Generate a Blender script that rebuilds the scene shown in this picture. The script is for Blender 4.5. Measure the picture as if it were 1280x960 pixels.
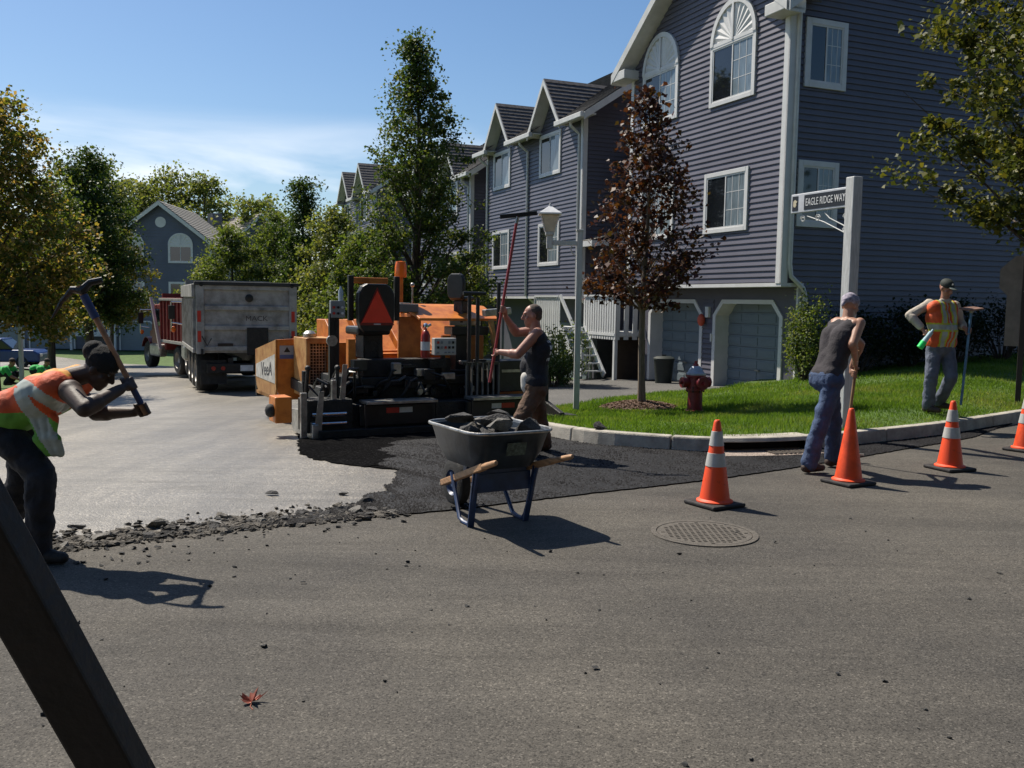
import bpy, bmesh, math, random
import numpy as np
from mathutils import Vector, Matrix, Euler, Quaternion, noise as mnoise
for o in list(bpy.data.objects): bpy.data.objects.remove(o)
SC = bpy.context.scene
COL = SC.collection
rad = math.radians
# ---------------------------------------------------------------- camera
FPX, EYE = 1157.0, 1.65
cd = bpy.data.cameras.new('camera'); cam = bpy.data.objects.new('camera', cd); COL.objects.link(cam)
cd.sensor_width = 36; cd.lens = FPX / 1280 * 36; cd.clip_start = .05; cd.clip_end = 3000
CR = Matrix.Rotation(rad(90 - 5.04), 3, 'X') @ Matrix.Rotation(rad(.9), 3, 'Z')
cam.matrix_world = Matrix.Translation((0, 0, EYE)) @ CR.to_4x4()
SC.camera = cam
# ---------------------------------------------------------------- sky and sun
SUN_AZ, SUN_EL = -49.0, 53.0          # degrees from +Y towards +X, above horizon
W = bpy.data.worlds.new('World'); SC.world = W; W.use_nodes = True
nt = W.node_tree; nt.nodes.clear()
def N(t, kind, **kw):
    n = t.nodes.new(kind)
    for k, v in kw.items(): setattr(n, k, v)
    return n
wo = N(nt, 'ShaderNodeOutputWorld'); bg = N(nt, 'ShaderNodeBackground')
sky = N(nt, 'ShaderNodeTexSky', sky_type='NISHITA', sun_disc=False)
sky.sun_elevation = rad(SUN_EL); sky.sun_rotation = rad(SUN_AZ)
sky.air_density = 1.0; sky.dust_density = .7; sky.ozone_density = 3.2; sky.altitude = 50
tc = N(nt, 'ShaderNodeTexCoord'); mp = N(nt, 'ShaderNodeMapping'); mp.inputs['Scale'].default_value = (1.1, 1.1, 6.0)
mp.inputs['Rotation'].default_value = (.06, .1, .3)
nz = N(nt, 'ShaderNodeTexNoise'); nz.inputs['Scale'].default_value = 2.3; nz.inputs['Detail'].default_value = 7; nz.inputs['Roughness'].default_value = .52; nz.inputs['Distortion'].default_value = .5
cr = N(nt, 'ShaderNodeValToRGB'); cr.color_ramp.elements[0].position = .44; cr.color_ramp.elements[1].position = .66
sp = N(nt, 'ShaderNodeSeparateXYZ'); er = N(nt, 'ShaderNodeValToRGB')
er.color_ramp.elements[0].position = .12; er.color_ramp.elements[0].color = (1, 1, 1, 1)
er.color_ramp.elements[1].position = .19; er.color_ramp.elements[1].color = (0, 0, 0, 1)
mu = N(nt, 'ShaderNodeMath', operation='MULTIPLY'); mx = N(nt, 'ShaderNodeMix', data_type='RGBA')
mx.inputs[7].default_value = (10, 10.4, 11, 1)
L = nt.links.new
L(tc.outputs['Generated'], mp.inputs[0]); L(mp.outputs[0], nz.inputs['Vector']); L(nz.outputs[0], cr.inputs[0])
L(tc.outputs['Generated'], sp.inputs[0]); L(sp.outputs['Z'], er.inputs[0])
L(cr.outputs[0], mu.inputs[0]); L(er.outputs[0], mu.inputs[1]); L(mu.outputs[0], mx.inputs[0])
hs_ = N(nt, 'ShaderNodeHueSaturation'); hs_.inputs['Saturation'].default_value = 1.15; L(sky.outputs[0], hs_.inputs['Color']); L(hs_.outputs[0], mx.inputs[6]); L(mx.outputs[2], bg.inputs[0]); L(bg.outputs[0], wo.inputs[0])
bg.inputs[1].default_value = .08
sl = bpy.data.lights.new('sun', 'SUN'); sl.energy = 5.0; sl.angle = rad(.55); sl.color = (1, .93, .81)
so = bpy.data.objects.new('sun', sl); COL.objects.link(so)
to_sun = Vector((math.sin(rad(SUN_AZ)) * math.cos(rad(SUN_EL)), math.cos(rad(SUN_AZ)) * math.cos(rad(SUN_EL)), math.sin(rad(SUN_EL))))
so.rotation_euler = to_sun.to_track_quat('Z', 'Y').to_euler(); so.location = to_sun * 60
SC.view_settings.view_transform = 'Standard'; SC.view_settings.look = 'None'
SC.view_settings.exposure = 0.5; SC.view_settings.gamma = 1
SC.render.engine = 'CYCLES'
# ---------------------------------------------------------------- measuring helpers (survey of the site)
def at(px, py, d):                      # world point seen in direction px, py at forward distance d
    r = CR @ Vector(((px - 640) / FPX, -(py - 480) / FPX, -1))
    return Vector((0, 0, EYE)) + r * (d / r.y)
def gz(x, y):                           # height of the paved ground: the side street falls away
    s = -.547 * (x + 2.83) + .837 * (y - 5.95); t = s - 2
    if t < -1: return 0.0
    if t < 1: return -.045 * (t + 1) ** 2 / 4
    if t < 46: return -.045 * t
    if t < 54: u = t - 46; return -.045 * (46 + u - u * u / 16)
    return -.045 * 50
gzv = np.vectorize(gz)
def ground_at(px, py, dz=0.0):
    d = 1.0; p = at(px, py, d)
    while d < 160:
        p = at(px, py, d)
        if p.z <= gz(p.x, p.y) + dz: break
        d += .02
    return p
# ---------------------------------------------------------------- materials
MATS = {}
def mat(name, col, rough=.6, metal=0., var=.12, vs=6., bump=0., bs=60., spec=.5, col2=None, det=5, stretch=None, em=0, ramp=(.35, .65), tint=0.):
    if name in MATS: return MATS[name]
    m = bpy.data.materials.new(name); m.use_nodes = True; t = m.node_tree
    b = t.nodes['Principled BSDF']; L = t.links.new
    b.inputs['Roughness'].default_value = rough; b.inputs['Metallic'].default_value = metal
    b.inputs['Specular IOR Level'].default_value = spec
    tc = N(t, 'ShaderNodeTexCoord'); src = tc.outputs['Object']
    if stretch:
        mp = N(t, 'ShaderNodeMapping'); mp.inputs['Scale'].default_value = stretch; L(src, mp.inputs[0]); src = mp.outputs[0]
    nz = N(t, 'ShaderNodeTexNoise'); nz.inputs['Scale'].default_value = vs; nz.inputs['Detail'].default_value = det; nz.inputs['Roughness'].default_value = .6
    L(src, nz.inputs['Vector'])
    r = N(t, 'ShaderNodeValToRGB'); r.color_ramp.elements[0].position = ramp[0]; r.color_ramp.elements[1].position = ramp[1]
    a = col2 if col2 else [c * (1 - var) for c in col]
    bb = col if col2 else [min(1, c * (1 + var)) for c in col]
    r.color_ramp.elements[0].color = (*a, 1); r.color_ramp.elements[1].color = (*bb, 1)
    L(nz.outputs[0], r.inputs[0]); L(r.outputs[0], b.inputs['Base Color'])
    if tint:
        oi = N(t, 'ShaderNodeObjectInfo'); mr = N(t, 'ShaderNodeMapRange'); mr.inputs['To Min'].default_value = 1 - tint; mr.inputs['To Max'].default_value = 1 + tint; L(oi.outputs['Random'], mr.inputs[0])
        mm = N(t, 'ShaderNodeVectorMath', operation='SCALE'); L(r.outputs[0], mm.inputs[0]); L(mr.outputs[0], mm.inputs['Scale']); L(mm.outputs[0], b.inputs['Base Color'])
    if bump:
        n2 = N(t, 'ShaderNodeTexNoise'); n2.inputs['Scale'].default_value = bs; n2.inputs['Detail'].default_value = 4
        L(src, n2.inputs['Vector']); bp = N(t, 'ShaderNodeBump'); bp.inputs['Strength'].default_value = bump; bp.inputs['Distance'].default_value = .02
        L(n2.outputs[0], bp.inputs['Height']); L(bp.outputs[0], b.inputs['Normal'])
    MATS[name] = m; return m
def asphalt(name, c1, c2, cell, rough, patch, stone=1.0, spec=.4, bump=.5, streak=None, wear=None):
    """paving: fine aggregate speckle (voronoi), broad worn patches (noise), relief"""
    m = bpy.data.materials.new(name); m.use_nodes = True; t = m.node_tree; L = t.links.new
    b = t.nodes['Principled BSDF']; b.inputs['Roughness'].default_value = rough; b.inputs['Specular IOR Level'].default_value = spec
    tc = N(t, 'ShaderNodeTexCoord'); v = N(t, 'ShaderNodeTexVoronoi'); v.inputs['Scale'].default_value = cell; L(tc.outputs['Object'], v.inputs['Vector'])
    sep = N(t, 'ShaderNodeSeparateColor'); L(v.outputs['Color'], sep.inputs[0])
    r = N(t, 'ShaderNodeValToRGB'); e = r.color_ramp.elements
    e[0].position = 0; e[0].color = (*[c * .45 for c in c1], 1); e[1].position = 1; e[1].color = (*[min(1, c * (1.0 + stone)) for c in c1], 1)
    k = e.new(.4); k.color = (*c1, 1); k = e.new(.88); k.color = (*[c * 1.18 for c in c1], 1)
    L(sep.outputs[0], r.inputs[0])
    n = N(t, 'ShaderNodeTexNoise'); n.inputs['Scale'].default_value = patch; n.inputs['Detail'].default_value = 8; n.inputs['Roughness'].default_value = .62
    src = tc.outputs['Object']
    if streak:
        mp = N(t, 'ShaderNodeMapping'); mp.inputs['Rotation'].default_value = (0, 0, streak[0]); mp.inputs['Scale'].default_value = streak[1]; L(src, mp.inputs[0]); src = mp.outputs[0]
    L(src, n.inputs['Vector'])
    r2 = N(t, 'ShaderNodeValToRGB'); r2.color_ramp.elements[0].position = .36; r2.color_ramp.elements[1].position = .66
    r2.color_ramp.elements[0].color = (*[c2[0] / c1[0], c2[1] / c1[1], c2[2] / c1[2]], 1); r2.color_ramp.elements[1].color = (1.12, 1.12, 1.1, 1)
    L(n.outputs[0], r2.inputs[0])
    mx = N(t, 'ShaderNodeMix', data_type='RGBA', blend_type='MULTIPLY'); mx.inputs[0].default_value = 1
    L(r.outputs[0], mx.inputs[6]); L(r2.outputs[0], mx.inputs[7]); L(mx.outputs[2], b.inputs['Base Color'])
    if wear:
        mp = N(t, 'ShaderNodeMapping'); mp.inputs['Rotation'].default_value = (0, 0, -wear[0]); mp.inputs['Scale'].default_value = (.22, 1.9, 1); mpr = N(t, 'ShaderNodeMapping'); L(tc.outputs['Object'], mp.inputs[0])
        n4 = N(t, 'ShaderNodeTexNoise'); n4.inputs['Scale'].default_value = 1.6; n4.inputs['Detail'].default_value = 6; n4.inputs['Roughness'].default_value = .7; n4.inputs['Distortion'].default_value = .6; L(mp.outputs[0], n4.inputs['Vector'])
        r4 = N(t, 'ShaderNodeValToRGB'); r4.color_ramp.elements[0].position = .34; r4.color_ramp.elements[1].position = .66; k = wear[1]
        r4.color_ramp.elements[0].color = (1 - k, 1 - k, 1 - k, 1); r4.color_ramp.elements[1].color = (1 + k * .7, 1 + k * .68, 1 + k * .62, 1); L(n4.outputs[0], r4.inputs[0])
        m4 = N(t, 'ShaderNodeMix', data_type='RGBA', blend_type='MULTIPLY'); m4.inputs[0].default_value = 1; L(mx.outputs[2], m4.inputs[6]); L(r4.outputs[0], m4.inputs[7]); L(m4.outputs[2], b.inputs['Base Color'])
        rr_ = N(t, 'ShaderNodeMapRange'); rr_.inputs['From Min'].default_value = .3; rr_.inputs['From Max'].default_value = .7; rr_.inputs['To Min'].default_value = rough + wear[2]; rr_.inputs['To Max'].default_value = rough - wear[2]; L(n4.outputs[0], rr_.inputs[0]); L(rr_.outputs[0], b.inputs['Roughness'])
    bp = N(t, 'ShaderNodeBump'); bp.inputs['Strength'].default_value = bump; bp.inputs['Distance'].default_value = .006
    n3 = N(t, 'ShaderNodeTexNoise'); n3.inputs['Scale'].default_value = cell * .9; n3.inputs['Detail'].default_value = 3; L(tc.outputs['Object'], n3.inputs['Vector'])
    L(n3.outputs[0], bp.inputs['Height']); L(bp.outputs[0], b.inputs['Normal'])
    MATS[name] = m; return m
def leafmat(name, cols, trans=.45, rough=.55, patch=0):
    m = bpy.data.materials.new(name); m.use_nodes = True; t = m.node_tree; L = t.links.new; t.nodes.clear()
    o = N(t, 'ShaderNodeOutputMaterial'); g = N(t, 'ShaderNodeNewGeometry'); r = N(t, 'ShaderNodeValToRGB')
    e = r.color_ramp.elements; e[0].color = (*cols[0], 1); e[1].color = (*cols[-1], 1)
    for i, c in enumerate(cols[1:-1]): k = e.new((i + 1) / (len(cols) - 1)); k.color = (*c, 1)
    L(g.outputs['Random Per Island'], r.inputs[0])
    if patch:
        tc = N(t, 'ShaderNodeTexCoord'); nz = N(t, 'ShaderNodeTexNoise'); nz.inputs['Scale'].default_value = patch; nz.inputs['Detail'].default_value = 3; L(tc.outputs['Object'], nz.inputs['Vector'])
        ma = N(t, 'ShaderNodeMath', operation='MULTIPLY_ADD'); ma.inputs[1].default_value = .5; L(g.outputs['Random Per Island'], ma.inputs[0])
        mb_ = N(t, 'ShaderNodeMath', operation='MULTIPLY_ADD'); mb_.inputs[1].default_value = 1.9; mb_.inputs[2].default_value = -.72; L(nz.outputs[0], mb_.inputs[0]); L(mb_.outputs[0], ma.inputs[2]); L(ma.outputs[0], r.inputs[0])
    p = N(t, 'ShaderNodeBsdfPrincipled'); p.inputs['Roughness'].default_value = max(.5, rough); p.inputs['Specular IOR Level'].default_value = .25; L(r.outputs[0], p.inputs['Base Color'])
    tr = N(t, 'ShaderNodeBsdfTranslucent'); hs = N(t, 'ShaderNodeMix', data_type='RGBA', blend_type='MULTIPLY'); hs.inputs[0].default_value = 1; hs.inputs[7].default_value = (1.5, 1.45, .6, 1)
    L(r.outputs[0], hs.inputs[6]); L(hs.outputs[2], tr.inputs[0])
    ms = N(t, 'ShaderNodeMixShader'); ms.inputs[0].default_value = trans
    L(p.outputs[0], ms.inputs[1]); L(tr.outputs[0], ms.inputs[2]); L(ms.outputs[0], o.inputs[0])
    MATS[name] = m; return m
M_SIDE = mat('vinyl_siding', (.1, .095, .122), .5, var=.07, vs=1.3, bump=.04, bs=25, tint=.1)
M_SIDE2 = mat('vinyl_siding_blue', (.098, .097, .125), .5, var=.07, vs=1.3, bump=.04, bs=25, tint=.1)
M_TRIM = mat('white_trim', (.62, .61, .6), .45, var=.06, vs=3, bump=.03)
M_GUT = mat('gutter_metal', (.6, .585, .55), .4, var=.08, vs=4)
M_GLASS = mat('window_glass', (.012, .014, .018), .04, var=.3, vs=.8, spec=.8)
M_GLASSB = mat('window_glass_blinds', (.16, .2, .23), .06, var=.25, vs=2.2, spec=.8, stretch=(6, 6, 1))
M_SCREEN = mat('insect_screen', (.035, .03, .033), .6, var=.3, vs=2)
M_DOOR = mat('garage_door_paint', (.15, .185, .21), .5, var=.06, vs=2, bump=.08, bs=120, stretch=(1, 1, 6))
M_ROOF = mat('roof_shingle', (.075, .07, .07), .85, var=.45, vs=9, bump=.4, bs=90)
M_ROOFT = mat('roof_shingle_tan', (.22, .2, .175), .85, var=.25, vs=6, bump=.3, bs=90)
M_WHITEW = mat('painted_wood', (.6, .61, .61), .55, var=.12, vs=5, bump=.12, bs=40, stretch=(4, 4, .6))
M_POST = mat('weathered_white_post', (.5, .5, .49), .6, var=.16, vs=7, bump=.15, bs=30, stretch=(6, 6, .7))
M_CONC = mat('kerb_concrete', (.36, .33, .28), .9, var=.28, vs=5, bump=.5, bs=90)
M_BLACK = mat('black_steel', (.009, .009, .01), .45, var=.5, vs=9, bump=.15, bs=40)
M_GREASE = mat('greasy_black_steel', (.016, .0145, .013), .55, vs=11, bump=.6, bs=45, col2=(.005, .005, .005), ramp=(.4, .65))
M_RUBBER = mat('tyre_rubber', (.022, .021, .02), .8, var=.4, vs=12, bump=.2)
M_STEEL = mat('worn_steel', (.34, .33, .31), .38, metal=.75, var=.35, vs=9, bump=.15)
M_CHROME = mat('chrome', (.7, .7, .7), .15, metal=1, var=.05)
M_ORANGE = mat('paver_orange', (.62, .2, .03), .45, vs=5, bump=.1, bs=20, col2=(.36, .09, .015), ramp=(.3, .6))
M_YELLOW = mat('paver_yellow', (.5, .27, .09), .55, vs=6, bump=.1, col2=(.3, .11, .025), ramp=(.3, .62))
M_BARK = mat('bark', (.075, .055, .042), .9, var=.4, vs=8, bump=.8, bs=25, stretch=(3, 3, .5))
M_SOIL = mat('soil', (.07, .05, .033), .95, var=.4, vs=7, bump=.6)
# ---------------------------------------------------------------- mesh builder
class MB:
    def __init__(s): s.v = []; s.f = []; s.m = []
    def add(s, vs, fs, mi=0):
        o = len(s.v); s.v += [tuple(p) for p in vs]; s.f += [[i + o for i in f] for f in fs]; s.m += [mi] * len(fs); return s
    def box(s, c, size, rot=None, mi=0, taper=None):
        hx, hy, hz = size[0] / 2, size[1] / 2, size[2] / 2; tx, ty = taper or (1, 1)
        vs = [Vector((x * hx * (tx if z > 0 else 1), y * hy * (ty if z > 0 else 1), z * hz)) for z in (-1, 1) for y in (-1, 1) for x in (-1, 1)]
        if rot is not None:
            R = rot if isinstance(rot, Matrix) else Euler(rot).to_matrix(); vs = [R @ p for p in vs]
        c = Vector(c)
        return s.add([p + c for p in vs], [(0, 2, 3, 1), (4, 5, 7, 6), (0, 1, 5, 4), (2, 6, 7, 3), (0, 4, 6, 2), (1, 3, 7, 5)], mi)
    def span(s, a, b, mi=0):
        return s.box([(a[i] + b[i]) / 2 for i in range(3)], [abs(a[i] - b[i]) for i in range(3)], mi=mi)
    def bar(s, a, b, w, h=None, up=(0, 0, 1), mi=0):          # rectangular bar from a to b
        a, b = Vector(a), Vector(b); d = (b - a); y = d.normalized(); u = Vector(up)
        if abs(y.dot(u)) > .98: u = Vector((1, 0, 0))
        x = y.cross(u).normalized(); z = x.cross(y)
        R = Matrix((x, y, z)).transposed()
        return s.box((a + b) / 2, (w, d.length, h or w), R, mi)
    def cyl(s, a, b, r, r2=None, n=10, mi=0, caps=True):
        a, b = Vector(a), Vector(b); r2 = r if r2 is None else r2
        return s.tube([a, b], [r, r2], n, mi, caps)
    def tube(s, pts, rs, n=8, mi=0, caps=True):
        pts = [Vector(p) for p in pts]
        if not hasattr(rs, '__len__'): rs = [rs] * len(pts)
        o = len(s.v); up = None
        for i, p in enumerate(pts):
            d = (pts[min(i + 1, len(pts) - 1)] - pts[max(i - 1, 0)]).normalized()
            if up is None:
                up = Vector((0, 0, 1)) if abs(d.z) < .9 else Vector((1, 0, 0))
            x = d.cross(up); x = x.normalized() if x.length > 1e-5 else d.orthogonal().normalized()
            z = x.cross(d).normalized(); up = z
            for k in range(n):
                a = 2 * math.pi * k / n; s.v.append(tuple(p + (x * math.cos(a) + z * math.sin(a)) * rs[i]))
        for i in range(len(pts) - 1):
            for k in range(n):
                k2 = (k + 1) % n; s.f.append([o + i * n + k, o + i * n + k2, o + (i + 1) * n + k2, o + (i + 1) * n + k]); s.m.append(mi)
        if caps:
            s.f.append([o + k for k in range(n)][::-1]); s.m.append(mi); s.f.append([o + (len(pts) - 1) * n + k for k in range(n)]); s.m.append(mi)
        return s
    def lathe(s, prof, c=(0, 0, 0), R=None, n=20, mi=0):        # prof [(r, z)] closed at the ends where r = 0
        o = len(s.v); c = Vector(c)
        for r, z in prof:
            for k in range(n):
                a = 2 * math.pi * k / n; p = Vector((r * math.cos(a), r * math.sin(a), z)); s.v.append(tuple(c + (R @ p if R else p)))
        for i in range(len(prof) - 1):
            for k in range(n):
                k2 = (k + 1) % n; s.f.append([o + i * n + k, o + i * n + k2, o + (i + 1) * n + k2, o + (i + 1) * n + k]); s.m.append(mi)
        return s
    def ball(s, c, r, n=12, mi=0, R=None):
        if not hasattr(r, '__len__'): r = (r, r, r)
        o = len(s.v); c = Vector(c); m = n // 2
        for i in range(m + 1):
            th = math.pi * i / m
            for k in range(n):
                a = 2 * math.pi * k / n; p = Vector((r[0] * math.sin(th) * math.cos(a), r[1] * math.sin(th) * math.sin(a), -r[2] * math.cos(th)))
                s.v.append(tuple(c + (R @ p if R else p)))
        for i in range(m):
            for k in range(n):
                k2 = (k + 1) % n; s.f.append([o + i * n + k, o + i * n + k2, o + (i + 1) * n + k2, o + (i + 1) * n + k]); s.m.append(mi)
        return s
    def prism(s, poly, fn, t0, t1, mi=0):                       # polygon [(u, w)], fn(u, w, t) -> point, from t0 to t1
        n = len(poly); a = [fn(u, w, t0) for u, w in poly]; b = [fn(u, w, t1) for u, w in poly]
        return s.add(a + b, [list(range(n))[::-1], list(range(n, 2 * n))] + [[i, (i + 1) % n, n + (i + 1) % n, n + i] for i in range(n)], mi)
    def mesh(s, name, mats, smooth=False):
        me = bpy.data.meshes.new(name); me.from_pydata(s.v, [], s.f)
        for m in (mats if isinstance(mats, (list, tuple)) else [mats]): me.materials.append(m)
        if len(me.materials) > 1: me.polygons.foreach_set('material_index', s.m)
        bm = bmesh.new(); bm.from_mesh(me); bmesh.ops.remove_doubles(bm, verts=bm.verts, dist=1e-5); bmesh.ops.recalc_face_normals(bm, faces=bm.faces); bm.to_mesh(me); bm.free()
        if smooth:
            me.polygons.foreach_set('use_smooth', [True] * len(me.polygons))
            if smooth != 'all': me.set_sharp_from_angle(angle=rad(38))
        return me
    def build(s, name, mats, parent=None, smooth=False, bev=0, **kw):
        o = bpy.data.objects.new(name, s.mesh(name, mats, smooth)); COL.objects.link(o); o.parent = parent
        if bev:
            b = o.modifiers.new('bevel', 'BEVEL'); b.width = bev; b.segments = 2; b.limit_method = 'ANGLE'; b.angle_limit = rad(40)
        tag(o, **kw); return o
def tag(o, label=None, cat=None, group=None, kind=None):
    if label: o['label'] = label
    if cat: o['category'] = cat
    if group: o['group'] = group
    if kind: o['kind'] = kind
    return o
def thing(name, label, cat, loc=(0, 0, 0), rz=0, group=None):
    o = bpy.data.objects.new(name, None); COL.objects.link(o); o.empty_display_size = .2
    o.location = loc; o.rotation_euler = (0, 0, rz); return tag(o, label, cat, group)
def link_mesh(name, me, parent=None, loc=(0, 0, 0), **kw):
    o = bpy.data.objects.new(name, me); COL.objects.link(o); o.parent = parent; o.location = loc; return tag(o, **kw)
def np_mesh(name, V, Fc, mats, smooth=False):                   # V (n,3), Fc (m,k)
    me = bpy.data.meshes.new(name); k = Fc.shape[1]
    me.vertices.add(len(V)); me.vertices.foreach_set('co', np.ascontiguousarray(V, dtype=np.float32).ravel())
    me.loops.add(Fc.size); me.loops.foreach_set('vertex_index', np.ascontiguousarray(Fc, dtype=np.int32).ravel())
    me.polygons.add(len(Fc)); me.polygons.foreach_set('loop_start', np.arange(0, Fc.size, k, dtype=np.int32))
    try: me.polygons.foreach_set('loop_total', np.full(len(Fc), k, dtype=np.int32))
    except Exception: pass
    for m in (mats if isinstance(mats, (list, tuple)) else [mats]): me.materials.append(m)
    me.update(calc_edges=True)
    if smooth: me.polygons.foreach_set('use_smooth', [True] * len(me.polygons))
    return me
def in_poly(X, Y, poly):
    r = np.zeros(X.shape, bool); n = len(poly); j = n - 1
    for i in range(n):
        xi, yi = poly[i]; xj, yj = poly[j]
        c = ((yi > Y) != (yj > Y)) & (X < (xj - xi) * (Y - yi) / ((yj - yi) or 1e-9) + xi); r ^= c; j = i
    return r
def spline(pts, step=.25):                                      # Catmull-Rom through 2-D points
    P = [Vector(p).to_3d() for p in pts]; P = [P[0] * 2 - P[1]] + P + [P[-1] * 2 - P[-2]]; out = []
    for i in range(1, len(P) - 2):
        n = max(2, int((P[i + 1] - P[i]).length / step))
        for k in range(n):
            t = k / n; a, b, c, d = P[i - 1], P[i], P[i + 1], P[i + 2]
            out.append(.5 * ((2 * b) + (c - a) * t + (2 * a - 5 * b + 4 * c - d) * t * t + (3 * b - a - 3 * c + d) * t ** 3))
    out.append(P[-2]); return out
# ================================================================ the ground
A = rad(22.95)
HS = Vector((math.cos(A), math.sin(A), 0)); HF = Vector((-math.sin(A), math.cos(A), 0))
HO = at(976, 354, 20.0); HO.z = 0       # corner of the first house (front and side wall)
def hl(x, y, z=0): return HO + HS * x + HF * y + Vector((0, 0, z))
M_ROAD = asphalt('old_asphalt', (.084, .0755, .0645), (.054, .0495, .044), 125, .85, .4, 1.0, .3, .8, wear=(rad(33), .16, .05))
M_STREET = asphalt('worn_street_asphalt', (.205, .185, .158), (.115, .104, .09), 95, .46, .5, 1.6, .7, .9, streak=(rad(-25), (2.2, .35, 1)), wear=(rad(115), .5, .14))
M_NEW = asphalt('fresh_asphalt', (.013, .0125, .0135), (.009, .009, .01), 60, .7, 1.2, 3.4, .22, 1.0)
M_DRIVE = asphalt('driveway_asphalt', (.105, .1, .095), (.09, .087, .082), 90, .85, .7, .5, .3, .4)
M_TURF = mat('turf_soil', (.06, .105, .018), .95, var=.35, vs=3, bump=.6, bs=50)
def sheet(name, xs, ys, zf, m, kind='structure', parent=None):
    X, Y = np.meshgrid(xs, ys); Z = zf(X, Y); nx, ny = len(xs), len(ys)
    V = np.stack([X, Y, Z], -1).reshape(-1, 3); i = np.arange(nx * ny).reshape(ny, nx)
    Fc = np.stack([i[:-1, :-1], i[:-1, 1:], i[1:, 1:], i[1:, :-1]], -1).reshape(-1, 4)
    return link_mesh(name, np_mesh(name, V, Fc, m, True), parent, kind=kind)
far = [-900, -500, -300, -200, -140]
sheet('ground', np.array(far + list(np.arange(-100, 101, 2.0)) + [140, 200, 300, 500, 900]),
      np.array([-300, -120, -60] + list(np.arange(-30, 131, 2.0)) + [150, 200, 300, 500, 900]), lambda X, Y: gzv(X, Y) - .09 - .0004 * np.maximum(0, np.hypot(X, Y) - 90), M_TURF)
CUT = spline([(-40, -18.5), (-9, 1.9), (-2.85, 5.9), (-1.41, 6.75), (-.49, 7.2), (.64, 7.9), (1.73, 8.55), (2.99, 9.45), (4.61, 10.75), (5.95, 11.85), (7.45, 13.45), (12.2, 17.25), (20, 23.9), (60, 58)], .3)
def ribbon(name, a, b, m, dz=0.0, n=8, kind='structure', wob=0):  # strip between polylines a and b of equal length
    V = []; Fc = []
    for p, q in zip(a, b):
        for k in range(n + 1):
            c = Vector(p).lerp(Vector(q), k / n); V.append((c.x, c.y, gz(c.x, c.y) + dz + (wob * mnoise.noise(Vector((c.x * 3, c.y * 3, 0))) if 0 < k < n else 0)))
    for i in range(len(a) - 1):
        for k in range(n): o = i * (n + 1) + k; Fc.append((o, o + 1, o + n + 2, o + n + 1))
    me = np_mesh(name, np.array(V), np.array(Fc), m, True)
    if me.polygons[0].normal.z < 0: me.flip_normals()
    return link_mesh(name, me, None, kind=kind)
OFFR = Vector((.547, -.837, 0))
ribbon('main_road', [p + OFFR * 26 for p in CUT], CUT, M_ROAD, 0, 30)
# side street: centre fan from the cut line back between the houses
st_r = spline([(1.2, 7.9), (1.9, 9.4), (.5, 11.7), (-.35, 13.2), (-1.3, 15.2), (-3.4, 20), (-5.6, 25.2), (-8.6, 32), (-12.5, 39), (-18, 47), (-27, 57), (-38, 66)], .8)
st_l = []
lft = spline([(-26, -10), (-16, -1), (-10.5, 8), (-10, 15), (-11.2, 22), (-14.2, 30), (-19, 38), (-25, 46), (-34, 54), (-46, 62)], .5)
for i in range(len(st_r)): st_l.append(lft[int(i / (len(st_r) - 1) * (len(lft) - 1))])
ribbon('side_street', st_l, st_r, M_STREET, -.004, 24)
tri_a = [p + OFFR * .25 for p in CUT if -27 < p.x < 1.6]; n_ = len(tri_a)
tri_b = [Vector((-26, -9, 0)).lerp(Vector((.9, 9.5, 0)), i / (n_ - 1)) + Vector((-.6, 1.0, 0)) * (2.2 if i < n_ - 1 else 0) for i in range(n_)]
ribbon('street_apron', tri_a, tri_b, M_STREET, -.008, 8)
def arc(poly):
    s = [0]
    for a, b in zip(poly, poly[1:]): s.append(s[-1] + (b - a).length)
    return s
# fresh asphalt band between the cut line and the kerb
KERB = spline([(-.5, 13.55), (-.1, 12.75), (.37, 11.8), (.68, 11.2), (1.13, 10.72), (1.99, 10.32), (2.62, 10.3), (3.4, 10.55), (4.14, 11.0), (5.66, 12.02), (7.58, 13.6), (12.4, 17.6), (20.3, 24.2)], .12)
na = 220
ca = [p for p in CUT if -1.75 < p.x < 7.3]; cb = []
back = spline([(-1.85, 6.7), (-1.35, 7.15), (-1.05, 7.75), (-.95, 8.5), (-1.15, 9.5), (-1.3, 11.1), (-.1, 11.9), (.36, 11.85), (1.13, 10.74), (1.99, 10.34), (2.62, 10.32), (4.14, 11.02), (5.66, 12.04), (7.3, 13.38)], .2)
RN = random.Random(4)
def along(pl, t):                                              # point at fraction t of a polyline's length
    S = arc(pl); s = t * S[-1]
    for i in range(len(S) - 1):
        if S[i + 1] >= s: return pl[i].lerp(pl[i + 1], (s - S[i]) / max(1e-6, S[i + 1] - S[i]))
    return pl[-1].copy()
for i in range(na + 1):
    t = i / na; cb.append(along(back, t))
    if t < .5: q_ = cb[-1]; cb[-1] = q_ + Vector((mnoise.fractal(Vector((q_.x * 2.2, q_.y * 2.2, 1)), .8, 2.2, 5) * .2 - .1, 0, 0))
ca = [along(ca, i / na) + Vector((RN.uniform(-.004, .004), RN.uniform(-.012, .012), 0)) for i in range(na + 1)]
ribbon('fresh_asphalt', ca, cb, M_NEW, .012, 14, wob=.012)
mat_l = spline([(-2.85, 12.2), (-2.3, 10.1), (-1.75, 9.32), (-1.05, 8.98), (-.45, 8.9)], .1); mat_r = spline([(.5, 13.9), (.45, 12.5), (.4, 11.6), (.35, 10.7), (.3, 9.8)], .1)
ml = [along(mat_l, i / 70) + Vector((mnoise.fractal(Vector((i * .35, 0, 3)), .8, 2.2, 4) * .08, mnoise.fractal(Vector((i * .35, 5, 3)), .8, 2.2, 4) * .08, 0)) for i in range(71)]
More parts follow.
